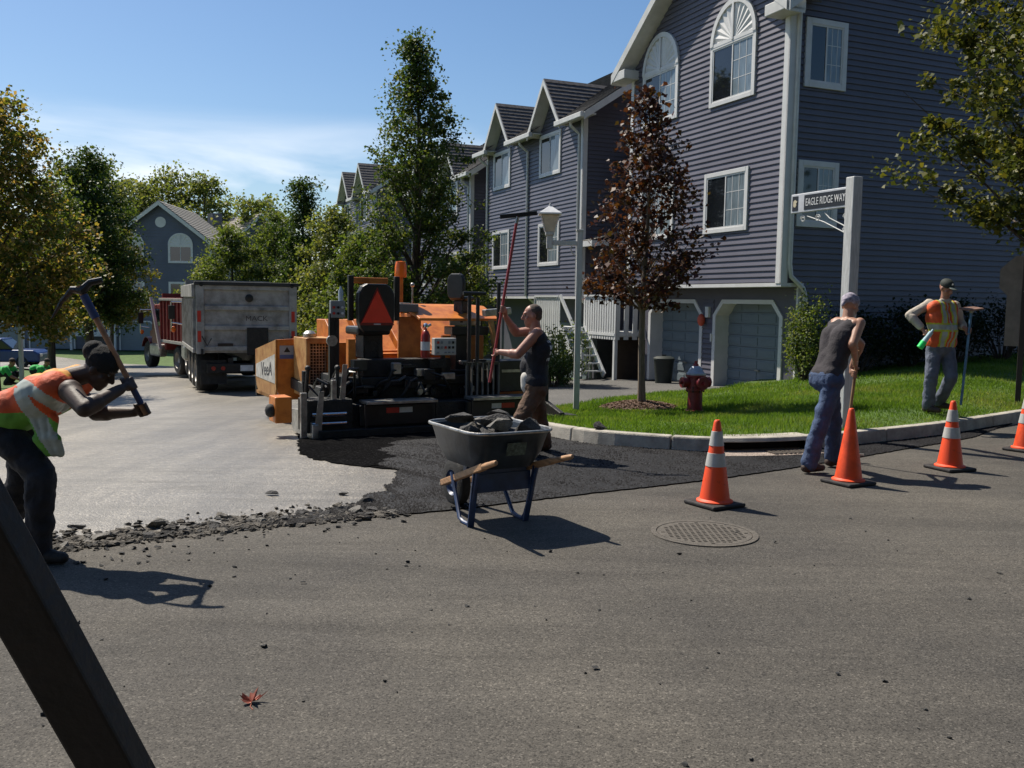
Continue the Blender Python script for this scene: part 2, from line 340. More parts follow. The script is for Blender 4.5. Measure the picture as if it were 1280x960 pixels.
ribbon('mat_with_paver_shadow', ml, [along(mat_r, i / 70) for i in range(71)], asphalt('hot_mat_shadow_black', (.008, .0078, .008), (.006, .006, .0065), 70, .8, 1.2, 2.0, .0, .6), .006, 10, wob=.006)  # fresh mat behind the paver, with the paver's shadow put into its near-black colour
rs = np.random.RandomState(31); nS = 26000; ti = rs.uniform(0, na - .001, nS); tk = rs.uniform(.005, 1.0, nS); i0 = ti.astype(int); fr_ = (ti - i0)[:, None]
CA, CB = np.array([v[:] for v in ca]), np.array([v[:] for v in cb]); pa = CA[i0] * (1 - fr_) + CA[i0 + 1] * fr_; pb_ = CB[i0] * (1 - fr_) + CB[i0 + 1] * fr_
pc = pa * (1 - tk[:, None]) + pb_ * tk[:, None]; pc[:, 2] = gzv(pc[:, 0], pc[:, 1]) + .008; sz = rs.uniform(.006, .017, (nS, 1)); an_ = rs.uniform(0, 6.28, nS)
tv = [pc + sz * np.stack([np.cos(an_ + k * 2.1), np.sin(an_ + k * 2.1), 0 * an_], -1) for k in range(3)] + [pc + np.stack([0 * an_, 0 * an_, .009 + sz[:, 0] * .45], -1)]
V = np.stack(tv, 1).reshape(-1, 3); b4 = np.arange(nS)[:, None] * 4; Fc = np.concatenate([b4 + np.array(q)[None] for q in ((0, 1, 3), (1, 2, 3), (2, 0, 3))])
link_mesh('asphalt_aggregate', np_mesh('asphalt_aggregate', V, Fc, mat('hot_aggregate', (.017, .0165, .018), .85, var=.6, vs=40, spec=.12)), label='coarse black grains of the freshly laid asphalt', cat='asphalt', kind='stuff')
# kerb of cast stones, a drain inlet let into it
KS = arc(KERB)
def kp(s):
    for i in range(len(KS) - 1):
        if KS[i + 1] >= s: break
    t = (s - KS[i]) / (KS[i + 1] - KS[i]); p = KERB[i].lerp(KERB[i + 1], t); d = (KERB[i + 1] - KERB[i]).normalized()
    return p, Vector((-d.y, d.x, 0))              # point, direction to the lawn side
def ks_near(x, y): return min(range(len(KERB)), key=lambda i: (KERB[i] - Vector((x, y, 0))).length)
D0, D1 = KS[ks_near(2.35, 10.3)], KS[ks_near(3.45, 10.6)]
kerb = thing('kerb', 'pale concrete kerb curving round the lawn corner', 'kerb'); tag(kerb, kind='structure'); del kerb['category']
s0 = 0.0; KH = .17
def kerb_piece(a, b, name, z0, z1, m, w0=0., w1=.16, parent=kerb, bev=.02):
    mb = MB(); n = max(2, int((b - a) / .2)); ring = []
    for i in range(n + 1):
        p, q = kp(a + (b - a) * i / n); g = gz(p.x, p.y)
        ring.append([p + q * (w0 - .012) + Vector((0, 0, g + z0)), p + q * w1 + Vector((0, 0, g + z0)), p + q * w1 + Vector((0, 0, g + z1)), p + q * (w0 + .018) + Vector((0, 0, g + z1))])
    V = [v for r in ring for v in r]; Fc = [[0, 1, 2, 3], [4 * n + 3, 4 * n + 2, 4 * n + 1, 4 * n]]
    for i in range(n):
        for k in range(4): Fc.append([4 * i + k, 4 * i + 4 + k, 4 * i + 4 + (k + 1) % 4, 4 * i + (k + 1) % 4])
    return mb.add(V, Fc).build(name, m, parent, bev=bev)
while s0 < KS[-1] - .2:
    e = min(s0 + 1.35, KS[-1])
    if s0 < D0 < e: e = D0
    if not (D0 - .01 <= s0 < D1 - .01):
        kerb_piece(s0 + .006, e - .006, 'kerb_stone', -.12, KH, M_CONC)
    else: e = D1
    s0 = e
dr_p, dr_q = kp((D0 + D1) / 2)
drain = thing('storm_drain', 'storm drain inlet with dark mouth cut into the kerb', 'storm drain')
kerb_piece(D0 + .004, D1 - .004, 'lintel', KH - .045, KH + .004, M_CONC, parent=drain, w1=.3, bev=.01)
kerb_piece(D0 + .004, D1 - .004, 'throat', -.2, KH - .046, mat('drain_dark', (.008, .008, .008), .9), w0=.2, w1=.34, parent=drain, bev=0)
M_IRON = mat('cast_iron', (.09, .075, .062), .6, metal=.3, var=.3, vs=20, bump=.4)
kerb_piece(D0 - .02, D1 - .1, 'apron_slab', -.1, .02, mat('drain_apron', (.3, .24, .2), .9, var=.25, vs=9, bump=.4), w0=-.3, w1=.19, parent=drain, bev=.004)
for i in range(9):
    kerb_piece(D0 + .5 + i * .055, D0 + .53 + i * .055, 'grate_bar', .0, .035, M_IRON, w0=-.26, w1=.0, parent=drain, bev=0)
# driveway in front of the garages
dv_a = [Vector(v).to_3d() for v in ((-.55, 13.6), (.57, 15.9), (1.2, 17.2), (2.0, 18.9), (3.45, 20.6), (4.7, 21.2), (6.6, 20.6))]
dv_b = [Vector(v).to_3d() for v in ((-3.0, 18.8), (-1.5, 21.0), (-.6, 23), (.4, 25.2), (1.8, 27.3), (3.2, 28.2), (7.5, 27.5))]
ribbon('driveway', spline([v.xy for v in dv_a], .5), [spline([v.xy for v in dv_b], .02)[int(i / (len(spline([v.xy for v in dv_a], .5)) - 1) * (len(spline([v.xy for v in dv_b], .02)) - 1))] for i in range(len(spline([v.xy for v in dv_a], .5)))], M_DRIVE, .004, 12)
# lawn: smooth surface through surveyed heights above the paving
ctl = [(p.x, p.y, KH - .025) for p in KERB[::12]]
ctl += [(v.x, v.y, .012) for v in dv_a[1:6]] + [(1.07, 15.2, .03), (2.9, 14.7, .04), (2.2, 15.6, .07), (5.75, 12.85, .235), (10, 18, .45), (5.95, 19.9, .27), (10, 21.6, .62), (16, 24.4, .85), (8, 15.5, .3), (22, 30, .9), (4.2, 13.2, .13), (5.2, 21.2, .1), (3.5, 18.5, .06)]
CT = np.array(ctl)
def tps(r2): return np.where(r2 > 1e-9, r2 * np.log(r2 + 1e-12) * .5, 0)
n_ = len(CT); K_ = tps(((CT[:, None, :2] - CT[None, :, :2]) ** 2).sum(-1)) + np.eye(n_) * .05; Pm = np.c_[np.ones(n_), CT[:, :2]]
WT = np.linalg.solve(np.block([[K_, Pm], [Pm.T, np.zeros((3, 3))]]), np.r_[CT[:, 2], np.zeros(3)])
def lawn_h(X, Y):
    X = np.asarray(X, float); Y = np.asarray(Y, float); sh = X.shape; X = X.ravel(); Y = Y.ravel()
    r2 = (X[:, None] - CT[None, :, 0]) ** 2 + (Y[:, None] - CT[None, :, 1]) ** 2
    return (tps(r2) @ WT[:n_] + WT[n_] + WT[n_ + 1] * X + WT[n_ + 2] * Y + gzv(X, Y)).reshape(sh)
def lz(x, y): return float(lawn_h(np.array([x]), np.array([y]))[0])
LAWN = [((p + Vector((0, 0, 0))).x, p.y) for p in [kp(s)[0] + kp(s)[1] * .13 for s in np.arange(.02, KS[-1] - .05, .25)]]
LAWN += [(26, 29), (22, 33), (12, 26), (7.2, 22.6), (5.6, 21.9)] + [(v.x, v.y) for v in dv_a[5:0:-1]] + [(-.05, 14.3)]
bm = bmesh.new(); g = .3
xs = np.arange(-1, 26.5, g); ys = np.arange(10, 33.5, g)
LX, LY = np.meshgrid(xs, ys); LZ = lawn_h(LX, LY)
# clip a fine grid to the outline: boolean-free, via a dense outline fill
f = [bm.verts.new((x, y, 0)) for x, y in LAWN]; bm.faces.new(f)
for x in xs: bmesh.ops.bisect_plane(bm, geom=bm.verts[:] + bm.edges[:] + bm.faces[:], plane_co=(x, 0, 0), plane_no=(1, 0, 0))
for y in ys: bmesh.ops.bisect_plane(bm, geom=bm.verts[:] + bm.edges[:] + bm.faces[:], plane_co=(0, y, 0), plane_no=(0, 1, 0))
bmesh.ops.triangulate(bm, faces=bm.faces[:])
co = np.array([v.co[:] for v in bm.verts]); zz = lawn_h(co[:, 0], co[:, 1])
for v, z in zip(bm.verts, zz): v.co.z = z
bmesh.ops.recalc_face_normals(bm, faces=bm.faces[:])
me = bpy.data.meshes.new('lawn'); bm.to_mesh(me); bm.free(); me.materials.append(M_TURF)
if me.polygons[0].normal.z < 0: me.flip_normals()
me.polygons.foreach_set('use_smooth', [True] * len(me.polygons))
link_mesh('lawn', me, kind='structure')
# grass blades
M_GRASS = leafmat('grass_blade', [(.05, .105, .012), (.09, .165, .02), (.125, .2, .035), (.21, .22, .075)], .5, .5, patch=.9)
rs = np.random.RandomState(3)
def grass(n, box, hmin, hmax, w):
    X = rs.uniform(box[0], box[1], n); Y = rs.uniform(box[2], box[3], n); k = in_poly(X, Y, LAWN); k &= ~((np.hypot(X - 2.2, (Y - 15.6)) < .62))
    k &= ((X - HO.x) * HS.x + (Y - HO.y) * HS.y < .2) | ((X - HO.x) * HF.x + (Y - HO.y) * HF.y < -.02)
    X, Y = X[k], Y[k]; Z = lawn_h(X, Y) - .01; n = len(X); a = rs.uniform(0, 6.28, n); h = rs.uniform(hmin, hmax, n) * (1 + .35 * np.sin(X * 2.1) * np.sin(Y * 1.7)); t = rs.uniform(.1, .9, n) * h; b = rs.uniform(0, 6.28, n)
    p = np.stack([X, Y, Z], -1); d = np.stack([np.cos(a), np.sin(a), 0 * a], -1) * w
    top = p + np.stack([np.cos(b) * t, np.sin(b) * t, h], -1)
    return np.stack([p - d, p + d, top], 1).reshape(-1, 3)
V = np.concatenate([grass(120000, (-.6, 9, 10, 17), .035, .075, .006), grass(120000, (0, 16, 13, 24), .04, .085, .009)])
link_mesh('grass', np_mesh('grass', V, np.arange(len(V)).reshape(-1, 3), M_GRASS), label='short green mown grass on the corner lawn', cat='grass', kind='stuff')
# mulch ring under the red maple
mc = Vector((2.2, 15.6, 0)); mc.z = lz(2.2, 15.6)
mb = MB(); prof = [(0, .1), (.2, .09), (.4, .06), (.58, .02), (.72, -.03)]
mb.lathe(prof, mc, None, 28)
mulch = mb.build('mulch_mound', mat('mulch_base', (.09, .055, .038), .95, var=.4, vs=20, bump=.8), None, True, label='brown bark mulch mound round the foot of the red maple', cat='mulch', kind='stuff')
nM = 2600; a = rs.uniform(0, 6.28, nM); r = np.sqrt(rs.uniform(0, 1, nM)) * .72; zc = np.interp(r, [p[0] for p in prof], [p[1] for p in prof]) + .008
c = np.stack([mc.x + r * np.cos(a), mc.y + r * np.sin(a), mc.z + zc], -1); a2 = rs.uniform(0, 6.28, nM)
u = np.stack([np.cos(a2), np.sin(a2), rs.uniform(-.5, .5, nM)], -1) * rs.uniform(.01, .03, (nM, 1)); w = np.stack([-np.sin(a2), np.cos(a2), rs.uniform(-.5, .8, nM)], -1) * .008
V = np.stack([c - u - w, c + u - w, c + u + w, c - u + w], 1).reshape(-1, 3)
link_mesh('mulch_chips', np_mesh('mulch_chips', V, np.arange(len(V)).reshape(-1, 4), leafmat('mulch_chip', [(.05, .028, .018), (.12, .07, .045), (.2, .13, .09)], .05, .8)), mulch, kind='stuff')
# manhole cover in the main road
mh = ground_at(880, 667)
man = thing('manhole_cover', 'round iron manhole cover set flush in the grey road', 'manhole cover', (mh.x, mh.y, 0))
M_MH = mat('manhole_iron', (.098, .086, .072), .9, var=.25, vs=30, bump=.5, bs=120)
MB().lathe([(.385, -.02), (.385, .009), (.345, .009), (.345, .002), (.0, .002)], n=40).build('ring', M_MH, man, True)
mb = MB().lathe([(.338, -.02), (.338, .008), (0, .008)], n=40)
for i in range(-7, 8):
    for j in range(-7, 8):
        if i * i + j * j < 50: mb.box((i * .043, j * .043, .0095), (.024, .024, .006))
mb.build('lid', M_MH, man)
# ================================================================ houses
class Wall:                                   # frame on a wall: u along it, n outward, z up (world height, base zb)
    def __init__(s, O, U, Nn, zb): s.O, s.U, s.N, s.zb = Vector(O), Vector(U), Vector(Nn), zb
    def __call__(s, u, n, z): return s.O + s.U * u + s.N * n + Vector((0, 0, z - s.zb))
    def box(s, mb, u0, u1, n0, n1, z0, z1, mi=0):
        vs = [s(u, n, z) for z in (z0, z1) for n in (n0, n1) for u in (u0, u1)]
        mb.add(vs, [(0, 2, 3, 1), (4, 5, 7, 6), (0, 1, 5, 4), (2, 6, 7, 3), (0, 4, 6, 2), (1, 3, 7, 5)], mi); return mb
def boards(w, parent, z0, z1, uf, m, exp=.127, depth=.031, separate=True):
    cache = {}; big = MB(); z = z0
    while z < z1 - .02:
        e = min(exp, z1 - z); ua, ub = uf(z)
        if ub - ua > .06:
            key = (round(ua, 3), round(ub, 3), round(e, 3))
            q = lambda zz: [w(u, n, zz + dz) for u in (ua, ub) for n, dz in ((-.004, 0), (depth, 0), (depth, .012), (.004, e + .004), (-.004, e + .004))]
            Fc = [(0, 1, 2, 3, 4), (9, 8, 7, 6, 5)] + [(k, 5 + k, 5 + (k + 1) % 5, (k + 1) % 5) for k in range(5)]
            if separate:
                if key not in cache: cache[key] = (MB().add(q(z), Fc).mesh('clapboard', m), z)
                me, zr = cache[key]; link_mesh('clapboard', me, parent, (0, 0, z - zr))
            else: big.add(q(z), Fc)
        z += exp
    if not separate: big.build('siding', m, parent)
def window(w, parent, u0, u1, z0, z1, trim=.1, grid=True, flip=False, blinds=True, small=False):
    mb = MB()
    w.box(mb, u0, u0 + trim, -.01, .062, z0, z1); w.box(mb, u1 - trim, u1, -.01, .062, z0, z1)
    w.box(mb, u0 + trim, u1 - trim, -.01, .064, z0, z0 + trim); w.box(mb, u0 + trim, u1 - trim, -.01, .064, z1 - trim, z1)
    wi = mb.build('window', M_TRIM, parent, bev=0 if small else .006)
    a, b, c, d = u0 + trim, u1 - trim, z0 + trim, z1 - trim; mid = (a + b) / 2; fr = .035
    if flip: dk = (mid, b); lt = (a, mid)
    else: dk = (a, mid); lt = (mid, b)
    mb = MB(); w.box(mb, a, b, .0, .05, c, c + fr); w.box(mb, a, b, .0, .05, d - fr, d)
    for u in (a, b - fr, mid - fr / 2): w.box(mb, u, u + fr, .0, .051, c + fr, d - fr)
    mb.build('sash', M_TRIM, wi)
    g1 = MB(); w.box(g1, dk[0] + .01, dk[1] - .01, -.005, .034, c, d); g1.build('pane', M_GLASS, wi)
    g2 = MB(); w.box(g2, lt[0] + .01, lt[1] - .01, -.005, .036, c, d); g2.build('pane', M_GLASSB if blinds else M_GLASS, wi)
    if grid and not small:
        mb = MB()
        for k in (1, 2): u = lt[0] + (lt[1] - lt[0]) * k / 3; w.box(mb, u - .007, u + .007, .03, .041, c, d)
        for k in (1, 2): z = c + (d - c) * k / 3; w.box(mb, lt[0] + .02, lt[1] - .02, .03, .04, z - .007, z + .007)
        mb.build('muntin', M_TRIM, wi)
    return wi
def fan(w, parent, u0, u1, z, rise, m=M_TRIM, ribs=13):          # half-round fan panel above a window
    uc, ru = (u0 + u1) / 2, (u1 - u0) / 2; mb = MB(); n = ribs * 2
    pt = lambda a, k, nn: w(uc - ru * k * math.cos(a), nn, z + rise * k * math.sin(a))
    c0 = .1
    for i in range(n):                                            # pleated leaves
        a0, a1 = math.pi * i / n, math.pi * (i + 1) / n; h0, h1 = (.03, .062) if i % 2 else (.062, .03)
        mb.add([pt(a0, c0, .05), pt(a1, c0, .05), pt(a1, .88, h1), pt(a0, .88, h0)], [(0, 1, 2, 3)])
    o = mb.build('fan_panel', m, parent)
    mb = MB(); k = 28
    for i in range(k):
        a0, a1 = math.pi * i / k, math.pi * (i + 1) / k
        mb.add([pt(a0, .87, 0), pt(a1, .87, 0), pt(a1, 1, 0), pt(a0, 1, 0), pt(a0, .87, .08), pt(a1, .87, .08), pt(a1, 1, .08), pt(a0, 1, .08)], [(4, 5, 6, 7), (3, 2, 6, 7), (0, 1, 5, 4)])
    w.box(mb, uc - .03, uc + .03, .03, .085, z, z + rise * .9); w.box(mb, u0, u1, 0, .07, z - .03, z + .05)
    mb.build('arch_trim', m, o)
def downspout(parent, pts, r=.04, name='downspout'):
    return MB().tube(pts, r, 8).build(name, M_GUT, parent, True)
def roof_plane(mb, p0, p1, p2, p3, courses, t=.03):               # p0-p1 eave, p3-p2 ridge; stepped shingle courses
    p0, p1, p2, p3 = map(Vector, (p0, p1, p2, p3)); nn = (p1 - p0).cross(p3 - p0).normalized(); nn = nn if nn.z > 0 else -nn
    for i in range(courses):
        a, b = i / courses, (i + 1) / courses
        q = [p0.lerp(p3, a), p1.lerp(p2, a), p1.lerp(p2, b), p0.lerp(p3, b)]
        mb.add(q + [q[0] + nn * t, q[1] + nn * t, q[2] + nn * .006, q[3] + nn * .006], [(4, 5, 6, 7), (0, 1, 5, 4), (0, 4, 7, 3), (1, 2, 6, 5), (3, 2, 1, 0)])
ZG = -.45
# ---- first house, gable to the street
h1 = thing('townhouse', 'tall grey clapboard townhouse with two fan-topped windows above twin garage doors', 'house', hl(0, 0, ZG), A)
fw = Wall((0, 0, 0), (0, 1, 0), (-1, 0, 0), ZG); sw = Wall((0, 0, 0), (1, 0, 0), (0, -1, 0), ZG)
WD, DP, EV, PK, MP = 6.5, 9.2, 8.05, 10.42, .66
mb = MB(); sw.box(mb, 0.02, DP, -WD, -.005, 2.17, EV)
mb.prism([(.01, EV), (WD - .01, EV), (WD / 2, PK)], lambda u, z, t: fw(u, t, z), -.03, -3.2)
mb.prism([(.02, EV - .01), (DP, EV - .01), (DP, EV + MP * DP)], lambda u, z, t: sw(u, t, z), -.006, -WD)
mb.build('wall', M_SIDE, h1)
def gab(z):
    if z + .127 < EV: return (0, WD)
    k = (z + .127 - EV) / (PK - EV) * WD / 2; return (k, WD - k)
boards(fw, h1, 2.17, PK - .1, gab, M_SIDE)
boards(sw, h1, -.35, EV + 4.2, lambda z: (.44 if z < 2.15 else 0 if z + .127 < EV else (z + .127 - EV) / MP, DP), M_SIDE)
mb = MB(); fw.box(mb, -.05, .13, 0.002, .05, 2.15, EV - .1); sw.box(mb, -.05, .13, 0.001, .051, 2.15, EV - .1); mb.build('corner_board', M_TRIM, h1)      # corner boards
fw.box(MB(), WD - .12, WD + .02, 0, .05, 2.15, EV).build('corner_board', M_TRIM, h1); sw.box(MB(), DP - .12, DP + .02, 0, .05, -.3, EV + 3).build('corner_board', M_TRIM, h1)
mb = MB(); fw.box(mb, -.05, WD + .03, -.58, .034, 2.08, 2.16); mb.build('soffit_band', M_TRIM, h1)
GX = .6
gw = Wall((GX, 0, 0), (0, 1, 0), (-1, 0, 0), ZG)
DOORS = ((.61, 3.23), (3.72, 6.3)); dz0, dz1, ch = -.45, 1.78, .36
mb = MB(); gw.box(mb, 0, WD, -.6, -.42, ZG, 2.12)
for a, b in ((0.02, DOORS[0][0]), (DOORS[0][1], DOORS[1][0]), (DOORS[1][1], WD)): gw.box(mb, a, b, -.42, 0, ZG, dz1)
gw.box(mb, 0.02, WD, -.42, 0, dz1, 2.1)
for a, b in DOORS:
    mb.prism([(a, dz1), (a + ch, dz1), (a, dz1 - ch)], lambda u, z, t: gw(u, t, z), -.42, 0); mb.prism([(b, dz1), (b - ch, dz1), (b, dz1 - ch)], lambda u, z, t: gw(u, t, z), -.42, 0)
sw.box(mb, GX - .15, DP, -.2, -.006, ZG, 2.16); sw.box(mb, GX + .7, DP, -WD, -.21, ZG, 2.16)
mb.build('garage_wall', M_SIDE, h1)
boards(gw, h1, ZG, 1.8, lambda z: (DOORS[0][1] + .02, DOORS[1][0] - .02), M_SIDE)
for a, b in DOORS:
    d = MB(); nrow = 8
    for r in range(nrow):
        z0 = dz0 + (dz1 - dz0) * r / nrow; gw.box(d, a, b, -.41, -.38, z0, z0 + (dz1 - dz0) / nrow - .008)
        for c in range(4): u = a + (b - a) * (c + .08) / 4; gw.box(d, u, u + (b - a) * .21, -.385, -.366, z0 + .045, z0 + .23)
    do = d.build('garage_door', M_DOOR, h1, bev=.006)
    out = [(a - .02, dz0), (a - .02, dz1 - ch), (a + ch - .02, dz1 + .02), (b - ch + .02, dz1 + .02), (b + .02, dz1 - ch), (b + .02, dz0)]
    t = .1; inn = [(a + t, dz0), (a + t, dz1 - ch - .02), (a + ch + .03, dz1 - t + .02), (b - ch - .03, dz1 - t + .02), (b - t, dz1 - ch - .02), (b - t, dz0)]
    d = MB()
    for i in range(5):
        d.prism([out[i], out[i + 1], inn[i + 1], inn[i]], lambda u, z, tt: gw(u, tt, z), -.4, .035)
    d.build('door_trim', M_TRIM, do)
    d = MB(); gw.box(d, (a + b) / 2 - .08, (a + b) / 2 + .08, -.37, -.33, .1, .13); d.build('handle', M_STEEL, do)
wi = window(fw, h1, 1.1, 2.82, 6.32, 7.74, flip=True); fan(fw, wi, 1.1, 2.82, 7.72, .93)
wi = window(fw, h1, 4.2, 5.92, 6.36, 7.74, flip=True); fan(fw, wi, 4.2, 5.92, 7.72, .93)
window(fw, h1, 1.2, 2.9, 3.36, 4.78, flip=True); window(fw, h1, 4.25, 5.9, 3.36, 4.78, flip=True)
window(sw, h1, .36, 1.48, 6.31, 7.74, .12); window(sw, h1, .3, 1.4, 3.37, 4.78, .12)
mb = MB()                                                        # roofs: main slope and the big front gable
OV = .45; pit = (PK - EV) / (WD / 2); ey = .42; zl = lambda z: z - ZG
roof_plane(mb, (.1, -.5, zl(EV + MP * .1 + .16)), (.1, WD + .45, zl(EV + MP * .1 + .16)), (DP + .2, WD + .45, zl(EV + MP * (DP + .2) + .16)), (DP + .2, -.5, zl(EV + MP * (DP + .2) + .16)), 34)
for s in (1, -1):
    yy = lambda t: WD / 2 + s * t
    e0 = (-OV, yy(WD / 2 + ey), zl(EV - pit * ey + .18)); e1 = (.4, yy(WD / 2 + ey), zl(EV - pit * ey + .18)); r0 = (-OV, yy(0), zl(PK + .18)); r1 = (3.7, yy(0), zl(PK + .18))
    roof_plane(mb, e0, e1, r1, r0, 24)
mb.build('roof', M_ROOF, h1)
BX = [(0, 2, 3, 1), (4, 5, 7, 6), (0, 1, 5, 4), (2, 6, 7, 3), (0, 4, 6, 2), (1, 3, 7, 5)]
for s in (1, -1):
    yy = lambda t: WD / 2 + s * t
    for nm, x0, x1, dz, hh in (('rake_fascia', -OV - .03, -OV, .17, .24), ('rake_soffit', -OV, .0, .02, .1)):
        y0, y1 = yy(WD / 2 + ey), yy(0); z0, z1 = EV - pit * ey + dz, PK + dz
        MB().add([Vector((x, y, zl(z) + k)) for x in (x0, x1) for (y, z) in ((y0, z0), (y1, z1)) for k in (-hh, 0)], BX).build(nm, M_GUT, h1)
    ya, yb = sorted((yy(WD / 2 + ey), yy(WD / 2 - .3)))
    MB().span((-OV - .02, ya, zl(EV - .34)), (.02, yb, zl(EV - .1))).build('eave_return', M_GUT, h1, bev=.015)
MB().add([Vector((x, y, zl(z) + k)) for y in (-.5, -.46) for (x, z) in ((-OV, EV - MP * OV + .14), (DP + .2, EV + MP * (DP + .2) + .14)) for k in (-.24, 0)], BX).build('rake_fascia', M_GUT, h1)
zz = lambda z: z - ZG
downspout(h1, [(.16, -.07, zz(7.8)), (.16, -.07, zz(2.55)), (.2, -.08, zz(2.3)), (.5, -.12, zz(2.05)), (.58, -.1, zz(1.9)), (.58, -.1, zz(.3)), (.55, -.2, zz(.05)), (.3, -.45, zz(-.02))], .052)
mb = MB(); sw.box(mb, .43, .6, 0, .05, -.3, 2.1); mb.build('corner_board', M_TRIM, h1)
mb = MB(); gw.box(mb, 3.36, 3.5, 0.02, .1, 1.35, 1.62); mb.build('wall_light', M_TRIM, h1, bev=.01)
mb = MB(); gw.box(mb, 3.0 + .24, 3.29, .03, .07, .75, .95); mb.build('keypad', M_GUT, h1)
rg = MB().ball(gw(3.62, .12, 1.28) , (.1, .1, .16), 10).build('hanging_ornament', mat('red_cloth', (.55, .09, .05), .7), None, True, label='small red ornament hanging between the two garage doors', cat='ornament')
rg.matrix_world = Matrix.Translation(hl(0, 0, ZG)) @ Matrix.Rotation(A, 4, 'Z')
# ---- row houses with twin wall dormers
def row_house(label, y0, dz, x0=0, detail=True, half=1.0, dpk=8.68, gap_side=True, mside=M_SIDE2, wid=8.0):
    zb = -1.3 + dz; h = thing('townhouse', label, 'house', hl(x0, y0, zb), A)
    f = Wall((0, 0, 0), (0, 1, 0), (-1, 0, 0), zb); s = Wall((0, 0, 0), (1, 0, 0), (0, -1, 0), zb)
    z0, ev, pit, dp = 1.87 + dz, 7.42 + dz, .66, 8.5; dpk = dpk + dz; cs = (2.05, 6.15)
    mb = MB(); s.box(mb, .02, dp, -wid, -.005, z0, ev); mb.prism([(.02, ev), (dp, ev), (dp / 2, ev + pit * dp / 2)], lambda u, z, t: s(u, t, z), -.02, -wid + .02)
    for c in cs: mb.prism([(c - half, ev), (c + half, ev), (c, dpk - .1)], lambda u, z, t: f(u, t, z), -.03, -1.5)
    s.box(mb, .6, dp, -wid, -.004, zb, z0)
    mb.build('wall', mside, h)
    boards(f, h, z0, ev, lambda z: (0, wid), mside, separate=detail)
    for c in cs: boards(f, h, ev, dpk - .15, lambda z: (c - half * (dpk - z - .13) / (dpk - ev), c + half * (dpk - z - .13) / (dpk - ev)), mside, separate=False)
    boards(s, h, z0, ev + 2.4, lambda z: (0, dp) if z < ev else (max(0, (z - ev + .13) / pit), dp - (z - ev + .13) / pit), mside, separate=False)
    boards(s, h, zb, z0, lambda z: (.6, dp), mside, separate=False)
    mb = MB(); f.box(mb, -.05, .12, 0, .05, z0, ev); s.box(mb, -.05, .1, 0, .051, z0, ev); mb.build('corner_board', M_TRIM, h); f.box(MB(), wid - .12, wid + .02, 0, .05, z0, ev).build('corner_board', M_TRIM, h); f.box(MB(), -.03, wid + .02, -.6, .03, z0 - .08, z0 - .002).build('soffit_band', M_TRIM, h)
    for c, e in zip(cs, (.14, .2)):
        for za, zc in ((5.8, 7.18), (2.87, 4.28)): window(f, h, c - .66 + e, c + .96 + e, za + dz, zc + dz, grid=detail and za < 4, flip=True, small=not detail)
    L_ = lambda x, y, z: (x, y, z - zb)
    mb = MB(); ov = .4
    SG = ((-.75, cs[0] - half + .05), (cs[0] + half - .05, cs[1] - half + .05), (cs[1] + half - .05, wid + .4))
    for a_, b_ in SG: roof_plane(mb, L_(-ov, a_, ev - pit * ov + .14), L_(-ov, b_, ev - pit * ov + .14), L_(.05, b_, ev + pit * .05 + .14), L_(.05, a_, ev + pit * .05 + .14), 3)
    roof_plane(mb, L_(.05, -.75, ev + pit * .05 + .14), L_(.05, wid + .4, ev + pit * .05 + .14), L_(dp / 2, wid + .4, ev + pit * dp / 2 + .14), L_(dp / 2, -.75, ev + pit * dp / 2 + .14), 30)
    roof_plane(mb, L_(dp + ov, -.75, ev - pit * ov + .14), L_(dp + ov, wid + .4, ev - pit * ov + .14), L_(dp / 2, wid + .4, ev + pit * dp / 2 + .14), L_(dp / 2, -.75, ev + pit * dp / 2 + .14), 10)
    ds = (dpk - ev) / half
    for c in cs:
        for sg in (1, -1):
            hh = half + .22; xr = (dpk - ev + .1) / pit
            roof_plane(mb, L_(-ov - .04, c + sg * hh, dpk - ds * hh + .12), L_(xr, c + sg * hh, dpk - ds * hh + .12), L_(xr + .1, c, dpk + .12), L_(-ov - .04, c, dpk + .12), 11, .025)
    mb.build('roof', M_ROOF, h)
    mb = MB()
    for c in cs:                                                  # dormer rake boards and soffits
        for sg in (1, -1):
            hh = half + .24
            for xa, xb, up, th in ((-ov - .07, -ov - .03, .11, .2), (-ov - .03, 0, .06, .05)):
                v = [Vector(L_(x, c + sg * t, dpk - ds * t + up + k)) for x in (xa, xb) for t in (hh, 0) for k in (-th, 0)]
                mb.add(v, [(0, 2, 3, 1), (4, 5, 7, 6), (0, 1, 5, 4), (2, 6, 7, 3), (0, 4, 6, 2), (1, 3, 7, 5)])
    for sg in (0, 1):                                             # main gable rakes
        yb_ = -.78 if sg == 0 else wid + .4
        for xa, xb in ((-ov, dp / 2), (dp + ov, dp / 2)):
            za, zc = ev - pit * ov + .12, ev + pit * dp / 2 + .12
            v = [Vector(L_(x, y, z + k)) for y in (yb_, yb_ + .03) for (x, z) in ((xa, za), (xb, zc)) for k in (-.22, 0)]
            mb.add(v, [(0, 2, 3, 1), (4, 5, 7, 6), (0, 1, 5, 4), (2, 6, 7, 3), (0, 4, 6, 2), (1, 3, 7, 5)])
    ed = [-.75, cs[0] - half - .15, cs[0] + half + .15, cs[1] - half - .15, cs[1] + half + .15, wid + .4]
    for a_, b_ in SG: mb.span(L_(-ov + .03, a_, ev - .2), L_(.0, b_, ev - .16))
    mb.build('rake_fascia', M_GUT, h)
    for a_, b_ in SG: g_ = MB().span(L_(-ov - .12, a_, ev - .3), L_(-ov + .02, b_, ev - .14)).build('gutter', M_GUT, h, bev=.02)
